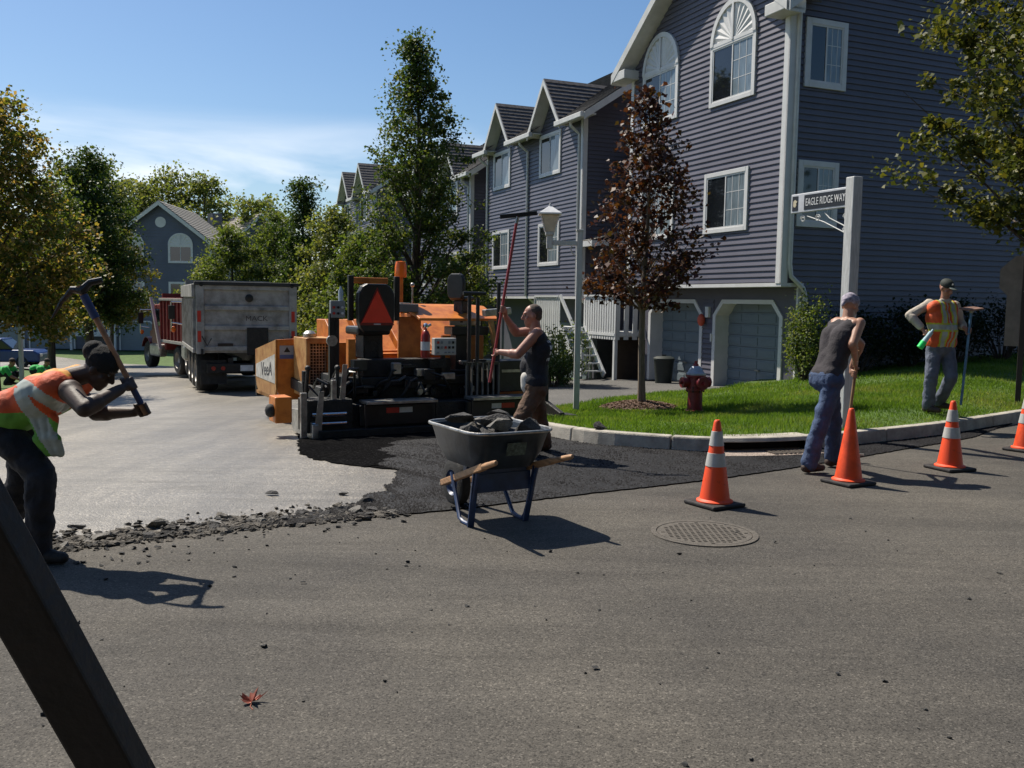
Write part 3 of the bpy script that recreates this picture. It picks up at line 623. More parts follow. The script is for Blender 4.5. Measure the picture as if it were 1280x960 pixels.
    for y in (.2, 4.1, wid - .1): downspout(h, [L_(-ov + .02, y, ev - .25), L_(-ov + .04, y, ev - .4), L_(-.06, y, ev - .62), L_(-.055, y, z0 + .05), L_(.3, y, z0 - .25), L_(.5, y, z0 - .3), L_(.52, y, zb)], .05)
    MB().cyl(L_(3.2, 1.2, ev + 1.9), L_(3.2, 1.2, ev + 2.75), .07).cyl(L_(3.2, 1.2, ev + 2.7), L_(3.2, 1.2, ev + 2.8), .11).build('vent_pipe', M_STEEL, h, True)
    d = MB(); f.box(d, .6, 3.2, -.62, -.57, zb, 1.0 + dz); d.build('garage_door', M_DOOR, h)
    return h, f, s, L_
h2, f2, s2, L2 = row_house('grey clapboard townhouse with twin gabled wall dormers behind the lamp post', 9.4, 0)
# recessed entry between the first two houses (belongs to the second)
mb = MB(); mb.span(L2(2.5, -2.95, -.6), L2(2.7, -.01, 8.0)); mb.span(L2(1.25, -2.6, 3.9), L2(2.5, -1.0, 6.3)); mb.build('entry_wall', M_SIDE2, h2)
boards(Wall((2.5, -2.95, 0), (0, 1, 0), (-1, 0, 0), -1.3), h2, -.6, 8, lambda z: (0, 2.9), M_SIDE2, separate=False)
mb = MB().span(L2(1.0, -2.8, 6.3), L2(2.5, -.8, 6.45)).span(L2(1.2, -2.62, 3.9), L2(1.27, -2.5, 6.3)).span(L2(1.2, -1.1, 3.9), L2(1.27, -.98, 6.3)); mb.build('bay_trim', M_TRIM, h2)
mb = MB(); p = [L2(-.15, -.95, 3.52), L2(-.15, .02, 3.52), L2(1.9, .02, 4.1), L2(1.9, -.95, 4.1)]; roof_plane(mb, *p, 6); mb.build('porch_roof', M_ROOFT, h2)
MB().span(L2(-.17, -.98, 3.36), L2(.02, .02, 3.52)).span(L2(.02, -.98, 3.38), L2(1.9, -.94, 3.54)).build('porch_fascia', M_TRIM, h2)
h3 = row_house('grey townhouse half hidden behind the tall pear tree', 19.2, -.55, detail=False)[0]
h4 = row_house('farthest grey townhouse of the row with shingled gable rising over the young trees', 34.6, .35, detail=False, half=1.35, dpk=8.95)[0]
# ---- decks and stair between the houses
def baluster_row(d, a, b, z0, z1, w=.085, gap=.06):
    a, b = Vector(a), Vector(b); n = int((b - a).length / (w + gap)); u = (b - a).normalized()
    me = MB().bar((0, 0, z0), (0, 0, z1), w, .025, up=u).mesh('baluster', M_WHITEW) if False else None
    ang = math.atan2(u.y, u.x); me = MB().box((0, 0, (z0 + z1) / 2), (w, .025, z1 - z0)).mesh('baluster', M_WHITEW)
    for i in range(n + 1):
        p = a.lerp(b, i / n); o = link_mesh('baluster', me, d, (p.x, p.y, 0)); o.rotation_euler.z = ang
    MB().bar((a.x, a.y, z1 + .03), (b.x, b.y, z1 + .03), .1, .05).build('rail', M_WHITEW, d); MB().bar((a.x, a.y, z0 + .15), (b.x, b.y, z0 + .15), .05, .08).build('rail', M_WHITEW, d)
dk = thing('deck', 'white railed wooden deck on posts beside the left garage door', 'deck', hl(0, 7.2, ZG), A)
q = lambda z: z - ZG
baluster_row(dk, (0, 0, 0), (0, 1.9, 0), q(.62), q(1.86)); baluster_row(dk, (.08, 0, 0), (2.4, 0, 0), q(.62), q(1.86), .15, .12)
MB().span((0.02, .02, q(.7)), (2.45, 1.95, q(.85))).build('platform', M_WHITEW, dk)
for x, y in ((.05, .05), (2.3, .05), (.05, 1.85)): MB().span((x - .05, y - .05, -.1), (x + .05, y + .05, q(.7))).build('post', M_WHITEW, dk)
MB().span((.3, .35, -.2), (2.4, .45, q(.7))).build('skirt', mat('brown_lattice', (.05, .035, .025), .9), dk)
sd = thing('deck_stair', 'white wooden stair with open treads leading up to the railed landing', 'stair', hl(-.8, 7.83, ZG), A)
for k in range(6): MB().span((.02, k * .21, k * .22 + .1), (.78, k * .21 + .24, k * .22 + .14)).build('tread', M_WHITEW, sd)
for x in (0, .8): MB().bar((x, -.05, 0), (x, 1.3, 1.38), .05, .2).build('stringer', M_WHITEW, sd)
MB().bar((0, -.15, .85), (0, 1.35, 2.33), .06, .1).build('handrail', M_WHITEW, sd)
MB().span((-.04, -.2, 0), (.04, -.12, .95)).build('newel', M_WHITEW, sd)
MB().span((0, 1.25, 1.25), (.8, 3.2, 1.38)).build('landing', M_WHITEW, sd)
for x, y in ((.05, 3.1), (.75, 3.1), (.05, 1.5), (.75, 1.4)): MB().span((x - .05, y - .05, -.4), (x + .05, y + .05, 1.25)).build('post', M_WHITEW, sd)
baluster_row(sd, (0, 1.4, 0), (0, 3.15, 0), .95, 2.28); baluster_row(sd, (0, 3.18, 0), (.8, 3.18, 0), .95, 2.28)
# ---- back houses at the end of the street
def back_house(label, loc, rz, wid, ev, pk, dp, zb, feats=True, msd=None):
    h = thing('townhouse', label, 'house', (loc[0], loc[1], zb), rz); f = Wall((-wid / 2, 0, 0), (1, 0, 0), (0, -1, 0), zb)
    msd = msd or M_BACK
    mb = MB(); f.box(mb, 0, wid, -dp, 0, zb, ev); mb.prism([(0, ev), (wid, ev), (wid / 2, pk)], lambda u, z, t: f(u, t, z), 0, -dp); mb.build('wall', msd, h)
    boards(f, h, zb + .3, pk - .1, lambda z: (0, wid) if z < ev else ((z + .22 - ev) / (pk - ev) * wid / 2, wid - (z + .22 - ev) / (pk - ev) * wid / 2), msd, .22, .03, False)
    mb = MB(); pit = (pk - ev) / (wid / 2)
    for s in (1, -1): roof_plane(mb, (s * (wid / 2 + .5), -.5, ev - pit * .5 + .2 - zb), (s * (wid / 2 + .5), dp + .3, ev - pit * .5 + .2 - zb), (0, dp + .3, pk + .2 - zb), (0, -.5, pk + .2 - zb), 16, .04)
    mb.build('roof', M_ROOFT, h)
    mb = MB()
    for s in (1, -1):
        v = [Vector((s * t, y, pk - pit * t + .17 - zb + k)) for y in (-.55, -.5) for t in (wid / 2 + .55, 0) for k in (-.3, 0)]
        mb.add(v, [(0, 2, 3, 1), (4, 5, 7, 6), (0, 1, 5, 4), (2, 6, 7, 3), (0, 4, 6, 2), (1, 3, 7, 5)])
    f.box(mb, -.05, .12, 0, .05, zb, ev); f.box(mb, wid - .12, wid + .05, 0, .05, zb, ev); mb.build('rake_fascia', M_GUT, h)
    return h, f
M_BACK = mat('vinyl_siding_back', (.1, .11, .145), .55, var=.1, vs=1)
bz = -2.25
hb, fb = back_house('blue grey gabled townhouse closing the end of the street', (-25.45, 67.3), rad(4), 7.0, 5.6, 8.3, 9, bz)
for u0 in (.55, 4.0):
    wi = window(fb, hb, u0, u0 + 1.75, 4.1, 5.4, .12, small=True, blinds=False); fan(fb, wi, u0, u0 + 1.75, 5.4, .85, ribs=9); window(fb, hb, u0, u0 + 1.75, 1.35, 2.75, .12, small=True)
mb = MB(); mb.lathe([(0, .06), (.3, .06), (.38, .06), (.38, 0)], fb(3.5, 0, 7.0), Matrix.Rotation(rad(90), 3, 'X'), 20).build('round_vent', M_TRIM, hb, True)
def far_garage(h, f, u0, u1, z0, z1):
    d = MB(); f.box(d, u0, u1, .0, .04, z0, z1); o = d.build('garage_door', M_DOOR, h); t = .1; d = MB(); ch = .45
    pts = [(u0, z0), (u0, z1 - ch), (u0 + ch, z1), (u1 - ch, z1), (u1, z1 - ch), (u1, z0)]
    for a, b in zip(pts, pts[1:]): d.bar(f(a[0], .05, a[1]), f(b[0], .05, b[1]), .09, .09)
    d.build('door_trim', M_TRIM, o)
far_garage(hb, fb, .5, 3.1, bz, -.15); far_garage(hb, fb, 3.8, 6.4, bz, -.15)
hc, fc = back_house('grey townhouse with octagonal garage door half covered by the left trees', (-33.6, 67.8), rad(4), 8.2, 5.2, 8.0, 9, bz)
far_garage(hc, fc, 2.4, 5.6, bz, -.3); far_garage(hc, fc, -.9 + 1.0, 2.0, bz, -.3)
for u0 in (1.2, 5.2): window(fc, hc, u0, u0 + 1.75, 1.35, 2.75, .12, small=True)
hd, fd = back_house('distant grey house showing only its tan gables over the trees', (-24.5, 90), rad(38), 7.0, 6.4, 9.6, 14, bz)
MB().span((-2.4, 6, 10.2), (-1.4, 7.4, 12.3)).build('chimney', M_BACK, hd)
dkb = thing('deck', 'far white picket deck between the back garage doors', 'deck', (-30.2, 66.4, bz), rad(4))
baluster_row(dkb, (-1.45, 0, 0), (1.6, 0, 0), 1.1, 2.45, .2, .14); MB().span((-1.5, .02, 1.0), (1.65, 1.5, 1.15)).build('platform', M_WHITEW, dkb)
for x in (-1.45, 1.6): MB().span((x - .08, -.02, 0), (x + .08, .14, 4.2 if x < 0 else 1.1)).build('post', M_WHITEW, dkb)
# ---- houses added behind the viewer to cut sky light (unseen but for window reflections)
for lb, x, y, rz in (('unseen grey townhouse added to block sky light opposite the corner lawn', 9.5, -17.5, rad(213)), ('unseen grey townhouse added to block sky light facing the side street', -3.0, -24.5, rad(213)), ('unseen grey townhouse added to block sky light farthest along the main road', 20.5, -9.5, rad(213))):
    h_, f_ = back_house(lb, (x, y), rz, 11.0, 8.2, 12.6, 9, -.1)
    for u0 in (1.5, 4.8, 8.0):
        for z_ in (1.0, 3.6, 6.0): window(f_, h_, u0, u0 + 1.5, z_, z_ + 1.4, .12, small=True)
# ================================================================ trees and shrubs
def leaves(name, C, size, m, rs, parent, up=.35, spread=None):      # C (n,3) leaf centres
    n = len(C); nr = rs.normal(size=(n, 3)); nr[:, 2] = np.abs(nr[:, 2]) + up; nr /= np.linalg.norm(nr, axis=1, keepdims=True)
    t = rs.normal(size=(n, 3)); t -= nr * (t * nr).sum(1, keepdims=True); t /= np.linalg.norm(t, axis=1, keepdims=True); t[:, 2] -= .25
    b = np.cross(nr, t); s = (size * rs.uniform(.6, 1.3, n))[:, None]
    # seven-point leaf: stalk, two shoulders, two lobes, tip
    P = [C - t * s * .5, C - t * s * .1 + b * s * .48 + nr * s * .1, C + t * s * .18 + b * s * .2, C + t * s * .6, C + t * s * .18 - b * s * .2, C - t * s * .1 - b * s * .48 + nr * s * .1]
    V = np.stack(P, 1).reshape(-1, 3)
    return link_mesh(name, np_mesh(name, V, np.arange(len(V)).reshape(-1, 6), m), parent)
def tree(name, label, base, height, tr, prof, m, seed, limbs=40, per=260, leaf=.1, sig=.22, lean=(0, 0), cat='tree', group=None, fork=.3, bark=None, rise=.35, single=True):
    """prof: [(height fraction, radius)] of the crown; limbs reach out from the trunk, leaf clumps sit along them"""
    rn = random.Random(seed); rs = np.random.RandomState(seed); t = thing(name, label, cat, base, 0, group)
    zs = [p[0] for p in prof]; rr = [p[1] for p in prof]; mb = MB()
    ax = lambda f: Vector((lean[0] * f * f + .06 * math.sin(f * 7 + seed) * height * .1, lean[1] * f * f + .05 * math.cos(f * 6 + seed) * height * .1, height * f))
    nt_ = 12; mb.tube([ax(i / nt_ * .97) - Vector((0, 0, .12 if i == 0 else 0)) for i in range(nt_ + 1)], [tr * (1.25 if i == 0 else 1) * (1 - .93 * (i / nt_)) + .006 for i in range(nt_ + 1)], 9)
    C = []
    for i in range(limbs):
        f = zs[0] + (zs[-1] - zs[0]) * ((i + rn.random()) / limbs); r = float(np.interp(f, zs, rr)) * rn.choice((.5, .7, .85, .95, 1.0, 1.1)) * rn.uniform(.92, 1.08); a = i * 2.39996 + rn.uniform(-.5, .5)
        tip = ax(f) + Vector((math.cos(a) * r, math.sin(a) * r, rn.uniform(-.1, .15) * r))
        f0 = max(fork, f - rise * (r / max(rr)) * (zs[-1] - zs[0]) * rn.uniform(.5, 1.0)); st = ax(f0)
        mid = st.lerp(tip, .55) + Vector((rn.uniform(-.1, .1) * r, rn.uniform(-.1, .1) * r, .1 * r))
        r0 = max(.008, tr * .42 * (1 - f0) * (.5 + .5 * r / max(rr))); mb.tube([st, st.lerp(mid, .5) + Vector((0, 0, .02)), mid, tip], [r0, r0 * .75, r0 * .5, .004], 6)
        k = max(4, int(per * (.35 + .65 * r / max(rr))))
        nc = rn.randint(5, 8)
        for c in range(nc):
            u = rn.uniform(.3, 1.05); p = (mid.lerp(tip, (u - .5) * 2) if u > .5 else st.lerp(mid, u * 2)); sg = sig * rn.uniform(.4, 1.25)
            off = Vector((rn.gauss(0, sg * .8), rn.gauss(0, sg * .8), rn.gauss(0, sg * .5)))
            C.append(np.array(p + off) + np.clip(rs.normal(size=(max(3, int(k / nc * rn.uniform(.35, 1.6))), 3)), -1.9, 1.9) * np.array([sg, sg, sg * .6]))
            q = p + off; mb.tube([p, q], [max(.004, r0 * .25), .003], 4, caps=False)
    mb.build('trunk', bark or M_BARK, t, True)
    leaves('crown', np.concatenate(C), leaf, m, rs, t); return t
G_DARK = leafmat('leaf_dark_green', [(.022, .045, .012), (.04, .075, .018), (.06, .1, .022), (.1, .13, .035)], .35)
G_MID = leafmat('leaf_mid_green', [(.05, .08, .018), (.085, .13, .028), (.12, .16, .04), (.18, .195, .06)], .42)
G_LIGHT = leafmat('leaf_light_green', [(.07, .1, .028), (.115, .15, .04), (.16, .185, .055), (.23, .22, .08)], .45)
G_YEL = leafmat('leaf_yellow_green', [(.06, .08, .014), (.11, .12, .02), (.17, .15, .028), (.23, .15, .03)], .45)
G_ORG = leafmat('leaf_autumn_orange', [(.045, .07, .014), (.08, .105, .02), (.12, .13, .025), (.22, .17, .045), (.36, .23, .11)], .5, .35)
G_RED = leafmat('leaf_red_maple', [(.022, .013, .016), (.04, .016, .017), (.07, .022, .018), (.11, .04, .018), (.055, .04, .016)], .28, .32)
def gp(px, d): p = at(px, 400, d); return Vector((p.x, p.y, gz(p.x, p.y)))
# left verge
b = gp(-8, 21.5); tree('maple_tree', 'large maple turning orange beside the left edge of the street', b, 6.9, .13, [(.16, 1.4), (.35, 2.05), (.55, 2.0), (.75, 1.55), (.9, 1.0), (1.0, .4)], G_ORG, 11, 66, 620, .09, .25)
b = gp(-60, 25); tree('maple_tree', 'green maple leaning in at the left edge behind the orange maple', b, 6.6, .15, [(.25, 1.5), (.5, 2.0), (.75, 1.5), (1.0, .4)], G_YEL, 17, 50, 520, .095, .3)
b = gp(112, 37); tree('oak_tree', 'dark green tree in front of the end houses beside the orange maple', b, 8.7, .2, [(.2, 1.3), (.4, 2.0), (.65, 1.8), (.85, 1.2), (1.0, .4)], G_DARK, 21, 56, 620, .11, .3)
b = gp(140, 47); tree('young_maple', 'small yellow green maple with slim trunk before the end house', b, 7.4, .11, [(.3, 1.4), (.45, 2.0), (.65, 1.9), (.85, 1.1), (1.0, .4)], G_YEL, 23, 50, 520, .115, .3)
b = gp(62, 34); tree('oak_tree', 'mid green tree filling the gap between the orange maple and the dark oak', b, 7.2, .15, [(.22, 1.5), (.5, 2.1), (.8, 1.6), (1.0, .5)], G_MID, 25, 40, 430, .11, .3)
# middle trees along the right side of the street
for px, d, hh, r, mm, sd, lb in ((292, 43, 6.3, 2.4, G_MID, 31, 'round green street tree directly behind the silver dump trailer'), (345, 45, 7.3, 2.5, G_MID, 32, 'dense green street tree between the trailer and the far gable'),
                                 (378, 41, 8.1, 1.2, G_DARK, 33, 'slender dark street tree with a thin pointed top over its neighbours'), (418, 37, 6.3, 2.3, G_LIGHT, 34, 'light green street tree left of the tall pear tree'), (262, 52, 5.6, 1.8, G_LIGHT, 35, 'low pale green tree beside the end house and the trailer'),
                                 (455, 33, 4.9, 1.7, G_MID, 36, 'low bushy green tree behind the paver seat')):
    b = gp(px, d); tree('street_tree', lb, b, hh, .12, [(.12, r * .75), (.35, r), (.6, r * .85), (.85, r * .4), (1.0, r * .12)], mm, sd, 52, 620, .105, .27, fork=.08)
b = gp(520, 27); tree('pear_tree', 'tall narrow pear tree with cone shaped crown before the row houses', b, 9.75, .17, [(.14, 1.6), (.27, 2.05), (.42, 2.0), (.58, 1.55), (.74, 1.05), (.88, .55), (1.0, .06)], leafmat('leaf_pear', [(.022, .045, .012), (.045, .08, .018), (.075, .11, .025), (.13, .14, .04)], .4), 41, 120, 480, .082, .2, fork=.1, rise=.5)
b = gp(583, 29.5); tree('young_tree', 'small bright green tree against the second house, right of the pear', b, 3.7, .07, [(.2, .7), (.5, .95), (.8, .6), (1.0, .2)], G_LIGHT, 43, 34, 330, .085, .18)
b = Vector((2.2, 15.6, mc.z + .05)); tree('red_maple', 'young red maple with dark crimson leaves growing from the mulch ring', b, 5.2, .06, [(.32, .5), (.4, .9), (.5, 1.0), (.62, .88), (.76, .65), (.9, .36), (1.0, .1)], G_RED, 47, 66, 125, .08, .13, fork=.3, rise=.45, bark=mat('pale_bark', (.16, .12, .085), .9, var=.3, vs=9, bump=.5, bs=30, stretch=(3, 3, .5)))
b = at(1298, 480, 12.9); b.z = lz(b.x, b.y); tree('maple_tree', 'green maple reaching over the lawn from the right beside the stop sign', b, 7.6, .1, [(.36, .8), (.44, 1.7), (.56, 2.0), (.7, 1.8), (.85, 1.3), (1.0, .4)], G_YEL if False else leafmat('leaf_glossy_maple', [(.035, .05, .016), (.06, .075, .02), (.1, .11, .025), (.17, .15, .03)], .35, .25), 53, 84, 400, .075, .16, fork=.3)
# tall far trees
for px, d, hh, r, sd, lb in ((176, 96, 15.8, 4.2, 61, 'tall loose tree beyond the end house, left of its ridge'), (214, 100, 17.2, 4.4, 62, 'tallest far tree with open limbs right behind the end house ridge'), (258, 98, 16.6, 3.8, 63, 'far open tree above the distant tan gables'), (322, 92, 13.6, 3.6, 64, 'far tree top peeping over the middle street trees'), (130, 92, 16.5, 4.2, 65, 'far tree showing between the left maples')):
    b = gp(px, d); tree('far_tree', lb, b, hh, .35, [(.4, 2.2), (.6, r), (.8, r * .95), (.93, r * .6), (1.0, .8)], G_LIGHT, sd, 44, 340, .27, .6, fork=.3, rise=.6)
def shrub(name, label, c, rx, ry, h, m, seed, n=2600, leaf=.05, group=None):
    rs = np.random.RandomState(seed); t = thing(name, label, 'shrub', c, 0, group); rn = random.Random(seed); mb = MB(); C = []
    for i in range(26):
        a = rn.uniform(0, 6.28); k = rn.random() ** .5; z = rn.uniform(.25, 1) * h; s = math.sqrt(max(.05, 1 - (z / h - .45) ** 2 * 1.9))
        p = Vector((math.cos(a) * k * rx * s, math.sin(a) * k * ry * s, z)); mb.tube([(p.x * .15, p.y * .15, -.05), p * .6, p], [.015, .01, .004], 5)
        C.append(np.array(p) + rs.normal(size=(n // 26, 3)) * np.array([rx, ry, h * .6]) * .2)
    mb.build('stems', M_BARK, t); C = np.concatenate(C); C[:, 2] = np.maximum(C[:, 2], .03); leaves('foliage', C, leaf, m, rs, t); return t
p = hl(.1, -.75); shrub('shrub', 'clipped green shrub with pale leaf tips at the garage corner downspout', (p.x, p.y, lz(p.x, p.y)), .42, .42, 1.55, G_MID, 71, 3800)
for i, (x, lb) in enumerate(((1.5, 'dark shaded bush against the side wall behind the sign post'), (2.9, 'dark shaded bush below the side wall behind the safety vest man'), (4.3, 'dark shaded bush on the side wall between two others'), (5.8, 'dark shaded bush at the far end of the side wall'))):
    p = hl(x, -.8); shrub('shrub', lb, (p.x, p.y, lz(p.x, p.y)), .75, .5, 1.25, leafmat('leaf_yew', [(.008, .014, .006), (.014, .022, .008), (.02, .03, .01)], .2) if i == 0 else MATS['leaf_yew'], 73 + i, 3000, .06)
p = at(704, 470, 24.5); shrub('shrub', 'rounded green shrub behind the man with the rake', (p.x, p.y, gz(p.x, p.y)), .6, .5, 1.3, G_MID, 81, 3000, .06)
p = at(690, 480, 23.4); shrub('shrub', 'low dark shrub at the foot of the deck stair', (p.x, p.y, gz(p.x, p.y)), .55, .4, .7, G_DARK, 82, 2200, .05)
# a few edge leaves on the road
lf = ground_at(315, 880); t = thing('fallen_leaf', 'curled red brown maple leaf lying on the road', 'leaf', (lf.x, lf.y, .0), .5); t.scale = (.85, .85, .85)
mb = MB(); pts = []; rl_ = random.Random(6)
for i in range(20):
    a = 2 * math.pi * i / 20 - .3; r = (.078, .05, .058, .03)[i % 4] * rl_.uniform(.75, 1.15); pts.append(Vector((r * math.cos(a), r * math.sin(a) * .6, .006 + .045 * rl_.random() * (r / .07) ** 1.5 + (.02 if math.sin(a) > 0 else 0) * r / .07)))
mb.add([Vector((0, 0, .006))] + pts, [(0, i + 1, (i + 1) % 20 + 1) for i in range(20)])
mb.build('blade', mat('dry_leaf', (.34, .1, .06), .6, var=.5, vs=30), t); MB().tube([(0, 0, .004), (-.02, -.05, .006), (-.015, -.085, .003)], .0022, 5).build('stalk', mat('dry_leaf2', (.3, .1, .06), .6), t)
# tall trees added out of view behind the viewer, to keep sky light off the shade
for i, (x, y, lb) in enumerate(((-9, -17, 'unseen tall oak added to block sky light, nearest the side street axis'), (-1.5, -12.5, 'unseen tall oak added to block sky light between two townhouses'), (6, -9.5, 'unseen tall oak added to block sky light facing the corner lawn'), (12.5, -6, 'unseen tall oak added to block sky light facing the side wall'), (18.5, -1.5, 'unseen tall oak added to block sky light further along the main road'), (25, 4, 'unseen tall oak added to block sky light at the far end of the near verge'))):
    tree('sky_blocking_oak', lb, (x, y, -.05), 17, .35, [(.12, 3.0), (.35, 4.2), (.6, 4.0), (.85, 2.6), (1.0, .8)], G_DARK, 90 + i, 60, 240, .42, .7, fork=.1)
# ================================================================ people
def cap_mesh(mb, a, b, ra, rb, n=12):                     # closed tapered capsule
    a, b = Vector(a), Vector(b); d = (b - a).normalized() if (b - a).length > 1e-6 else Vector((0, 0, 1)); pts = []; rs_ = []
    for k in (1, .92, .7, .38): pts.append(a - d * ra * k); rs_.append(max(.0008, ra * math.sqrt(1 - k * k)))
    pts.append(a); rs_.append(ra); pts.append(b); rs_.append(rb)
    for k in (.38, .7, .92, 1): pts.append(b + d * rb * k); rs_.append(max(.0008, rb * math.sqrt(1 - k * k)))
    mb.tube(pts, rs_, n)
def remesh(name, mb, vox, mats, parent, smooth=4, paint=None, disp=0, dsc=.12):
    me = bpy.data.meshes.new(name); me.from_pydata(mb.v, [], mb.f); o = bpy.data.objects.new(name, me); COL.objects.link(o)
    r = o.modifiers.new('r', 'REMESH'); r.mode = 'VOXEL'; r.voxel_size = vox
    s = o.modifiers.new('s', 'SMOOTH'); s.iterations = smooth; s.factor = .5
    if disp:
        tx = bpy.data.textures.new('folds', 'CLOUDS'); tx.noise_scale = dsc; tx.noise_depth = 2
        d = o.modifiers.new('d', 'DISPLACE'); d.texture = tx; d.strength = disp; d.mid_level = .5; d.texture_coords = 'LOCAL'
    bpy.context.view_layer.update(); dg = bpy.context.evaluated_depsgraph_get(); m2 = bpy.data.meshes.new_from_object(o.evaluated_get(dg))
    bpy.data.objects.remove(o); m2.name = name; m2.materials.clear()
    for m in (mats if isinstance(mats, (list, tuple)) else [mats]): m2.materials.append(m)
    m2.polygons.foreach_set('use_smooth', [True] * len(m2.polygons))
    if paint:
        nP = len(m2.polygons); c = np.empty(nP * 3, np.float32); m2.polygons.foreach_get('center', c)
        nn = np.empty(nP * 3, np.float32); m2.polygons.foreach_get('normal', nn)
        m2.polygons.foreach_set('material_index', paint(c.reshape(-1, 3), nn.reshape(-1, 3)).astype(np.int32))
    return link_mesh(name, m2, parent)
def hand(mb, c, axis, nrm, wrist, rod=.016, s=1.0, thumb=1):   # fingers closed round a rod through c
    c, a = Vector(c), Vector(axis).normalized(); n = Vector(nrm); n = (n - a * n.dot(a)).normalized(); b = a.cross(n) * thumb
    R = rod + .008 * s
    pos = lambda off, th, r=R: c + a * off + n * (r * math.cos(th)) + b * (r * math.sin(th))
    palm0 = pos(-.028, .35, R + .014); palm1 = pos(.028, .35, R + .014)
    for o in (-.03, -.01, .01, .03): cap_mesh(mb, pos(o * .8, -.25, R + .012), pos(o, .7, R + .008), .013 * s, .012 * s, 8)
    cap_mesh(mb, (palm0 + palm1) / 2 + n * .012, wrist, .024 * s, .023 * s)
    for i, o in enumerate((-.034, -.0115, .0115, .034)):
        ln = (.82, 1, 1.05, .92)[i]; th = [.6, 1.5, 2.5, 3.1 + .5 * ln]
        for k in range(3): cap_mesh(mb, pos(o, th[k]), pos(o, th[k + 1]), (.0092 - k * .0007) * s, (.0088 - k * .0007) * s, 8)
    tb = [pos(.036, -.1, R + .015), pos(.05, -1.0, R + .012), pos(.04, -1.9, R + .004)]
    cap_mesh(mb, tb[0], tb[1], .0115 * s, .0105 * s, 8); cap_mesh(mb, tb[1], tb[2], .0105 * s, .009 * s, 8)
def head(mb, c, f, up, s=1.0):                                  # c centre of skull, f facing, up
    c, f, u = Vector(c), Vector(f).normalized(), Vector(up).normalized(); r = f.cross(u).normalized(); u = r.cross(f)
    R = Matrix((r, f, u)).transposed(); q = lambda x, y, z: c + (r * x + f * y + u * z) * s
    mb.ball(q(0, -.012, .025), (.076 * s, .096 * s, .092 * s), 18, R=R); mb.ball(q(0, .022, -.04), (.06 * s, .07 * s, .075 * s), 16, R=R)
    cap_mesh(mb, q(0, .055, -.095), q(0, .03, -.08), .032 * s, .045 * s)                      # jaw and chin
    cap_mesh(mb, q(0, .092, .018), q(0, .112, -.022), .009 * s, .015 * s, 8); cap_mesh(mb, q(-.012, .1, -.028), q(.012, .1, -.028), .009 * s, .009 * s, 8)   # nose
    cap_mesh(mb, q(-.035, .078, .034), q(.035, .078, .034), .013 * s, .013 * s, 8)            # brow
    cap_mesh(mb, q(-.018, .084, -.062), q(.018, .084, -.062), .008 * s, .008 * s, 8); cap_mesh(mb, q(-.016, .082, -.076), q(.016, .082, -.076), .009 * s, .009 * s, 8)  # lips
    for sx in (-1, 1):
        mb.ball(q(sx * .078, -.005, -.008), (.012 * s, .022 * s, .034 * s), 10, R=R)          # ears
        mb.ball(q(sx * .045, .06, -.02), (.022 * s, .02 * s, .02 * s), 8, R=R)
    return q, R
def eyes(p, q, s=1.0):
    for sx in (-1, 1): MB().ball(q(sx * .031, .079, .012), .0095 * s, 8).build('eye', mat('eye', (.12, .11, .1), .3), p, True)
def torso(mb, pel, chest, neck, side, fwd, k=1.0, w=1.0, g=0.0, belly=0.0, sh=True):
    pel, chest, neck = map(Vector, (pel, chest, neck)); s = Vector(side).normalized(); f = Vector(fwd).normalized()
    cap_mesh(mb, pel - s * .075 * w, pel + s * .075 * w, .115 * k + g, .115 * k + g, 16)
    wst = pel.lerp(chest, .5)
    for sx in (-1, 1):
        cap_mesh(mb, pel + s * sx * .06 * w, wst + s * sx * .06 * w + f * belly * .5, .105 * k + g, .105 * k + g, 16)
        cap_mesh(mb, wst + s * sx * .06 * w + f * belly * .5, chest + s * sx * .085 * w, .105 * k + g, .115 * k + g, 16)
        if sh: cap_mesh(mb, chest + s * sx * .09 * w, neck.lerp(chest, .35) + s * sx * .12 * w, .105 * k + g, .075 * k + g, 14)
        if sh: cap_mesh(mb, neck.lerp(chest, .3) + s * sx * .03, neck.lerp(chest, .35) + s * sx * .165 * w, .06 * k + g, .062 * k + g, 14)
    if belly: mb.ball(pel.lerp(chest, .42) + f * belly, (.135 * k + g, .115 * k + g, .15 * k + g), 16)
def limb(mb, a, b, c, r0, r1, r2, g=0): cap_mesh(mb, a, b, r0 + g, r1 + g); cap_mesh(mb, b, c, (r1 + g) * 1.02, r2 + g); m = Vector(b).lerp(Vector(c), .3); cap_mesh(mb, b, m, r1 + g, (r1 + g) * 1.06)
def shoe(mb, ank, d, s=1.0):
    ank, d = Vector(ank), Vector(d); d.z = 0; d.normalize(); z = .045; base = Vector((ank.x, ank.y, 0))
    h = ank.z
    cap_mesh(mb, ank, Vector((ank.x, ank.y, ank.z - .05)) - d * .01, .05 * s, .052 * s); g = Vector((0, 0, h - .095))
    cap_mesh(mb, base - d * .04 + Vector((0, 0, z)) + g, base + d * .08 + Vector((0, 0, z)) + g, .045 * s, .046 * s); cap_mesh(mb, base + d * .06 + Vector((0, 0, z)) + g, base + d * .16 + Vector((0, 0, z - .006)) + g, .044 * s, .036 * s)
def skin(n, c): return mat(n, c, .5, var=.12, vs=14, bump=.08, bs=90)
class Fig:
    """joints read from the survey: J(px, py, extra depth) relative to the feet"""
    def __init__(s, d, origin): s.d = d; s.o = Vector(origin)
    def __call__(s, px, py, dd=0): return at(px, py, s.d + dd) - s.o
M_DENIM = mat('blue_denim', (.05, .085, .17), .85, var=.35, vs=7, bump=.35, bs=70, col2=(.03, .05, .105))
M_DENIMG = mat('grey_denim', (.1, .115, .16), .85, var=.25, vs=6, bump=.35, bs=70)
M_DARKPANT = mat('black_trousers', (.013, .013, .018), .9, var=.4, vs=6, bump=.3)
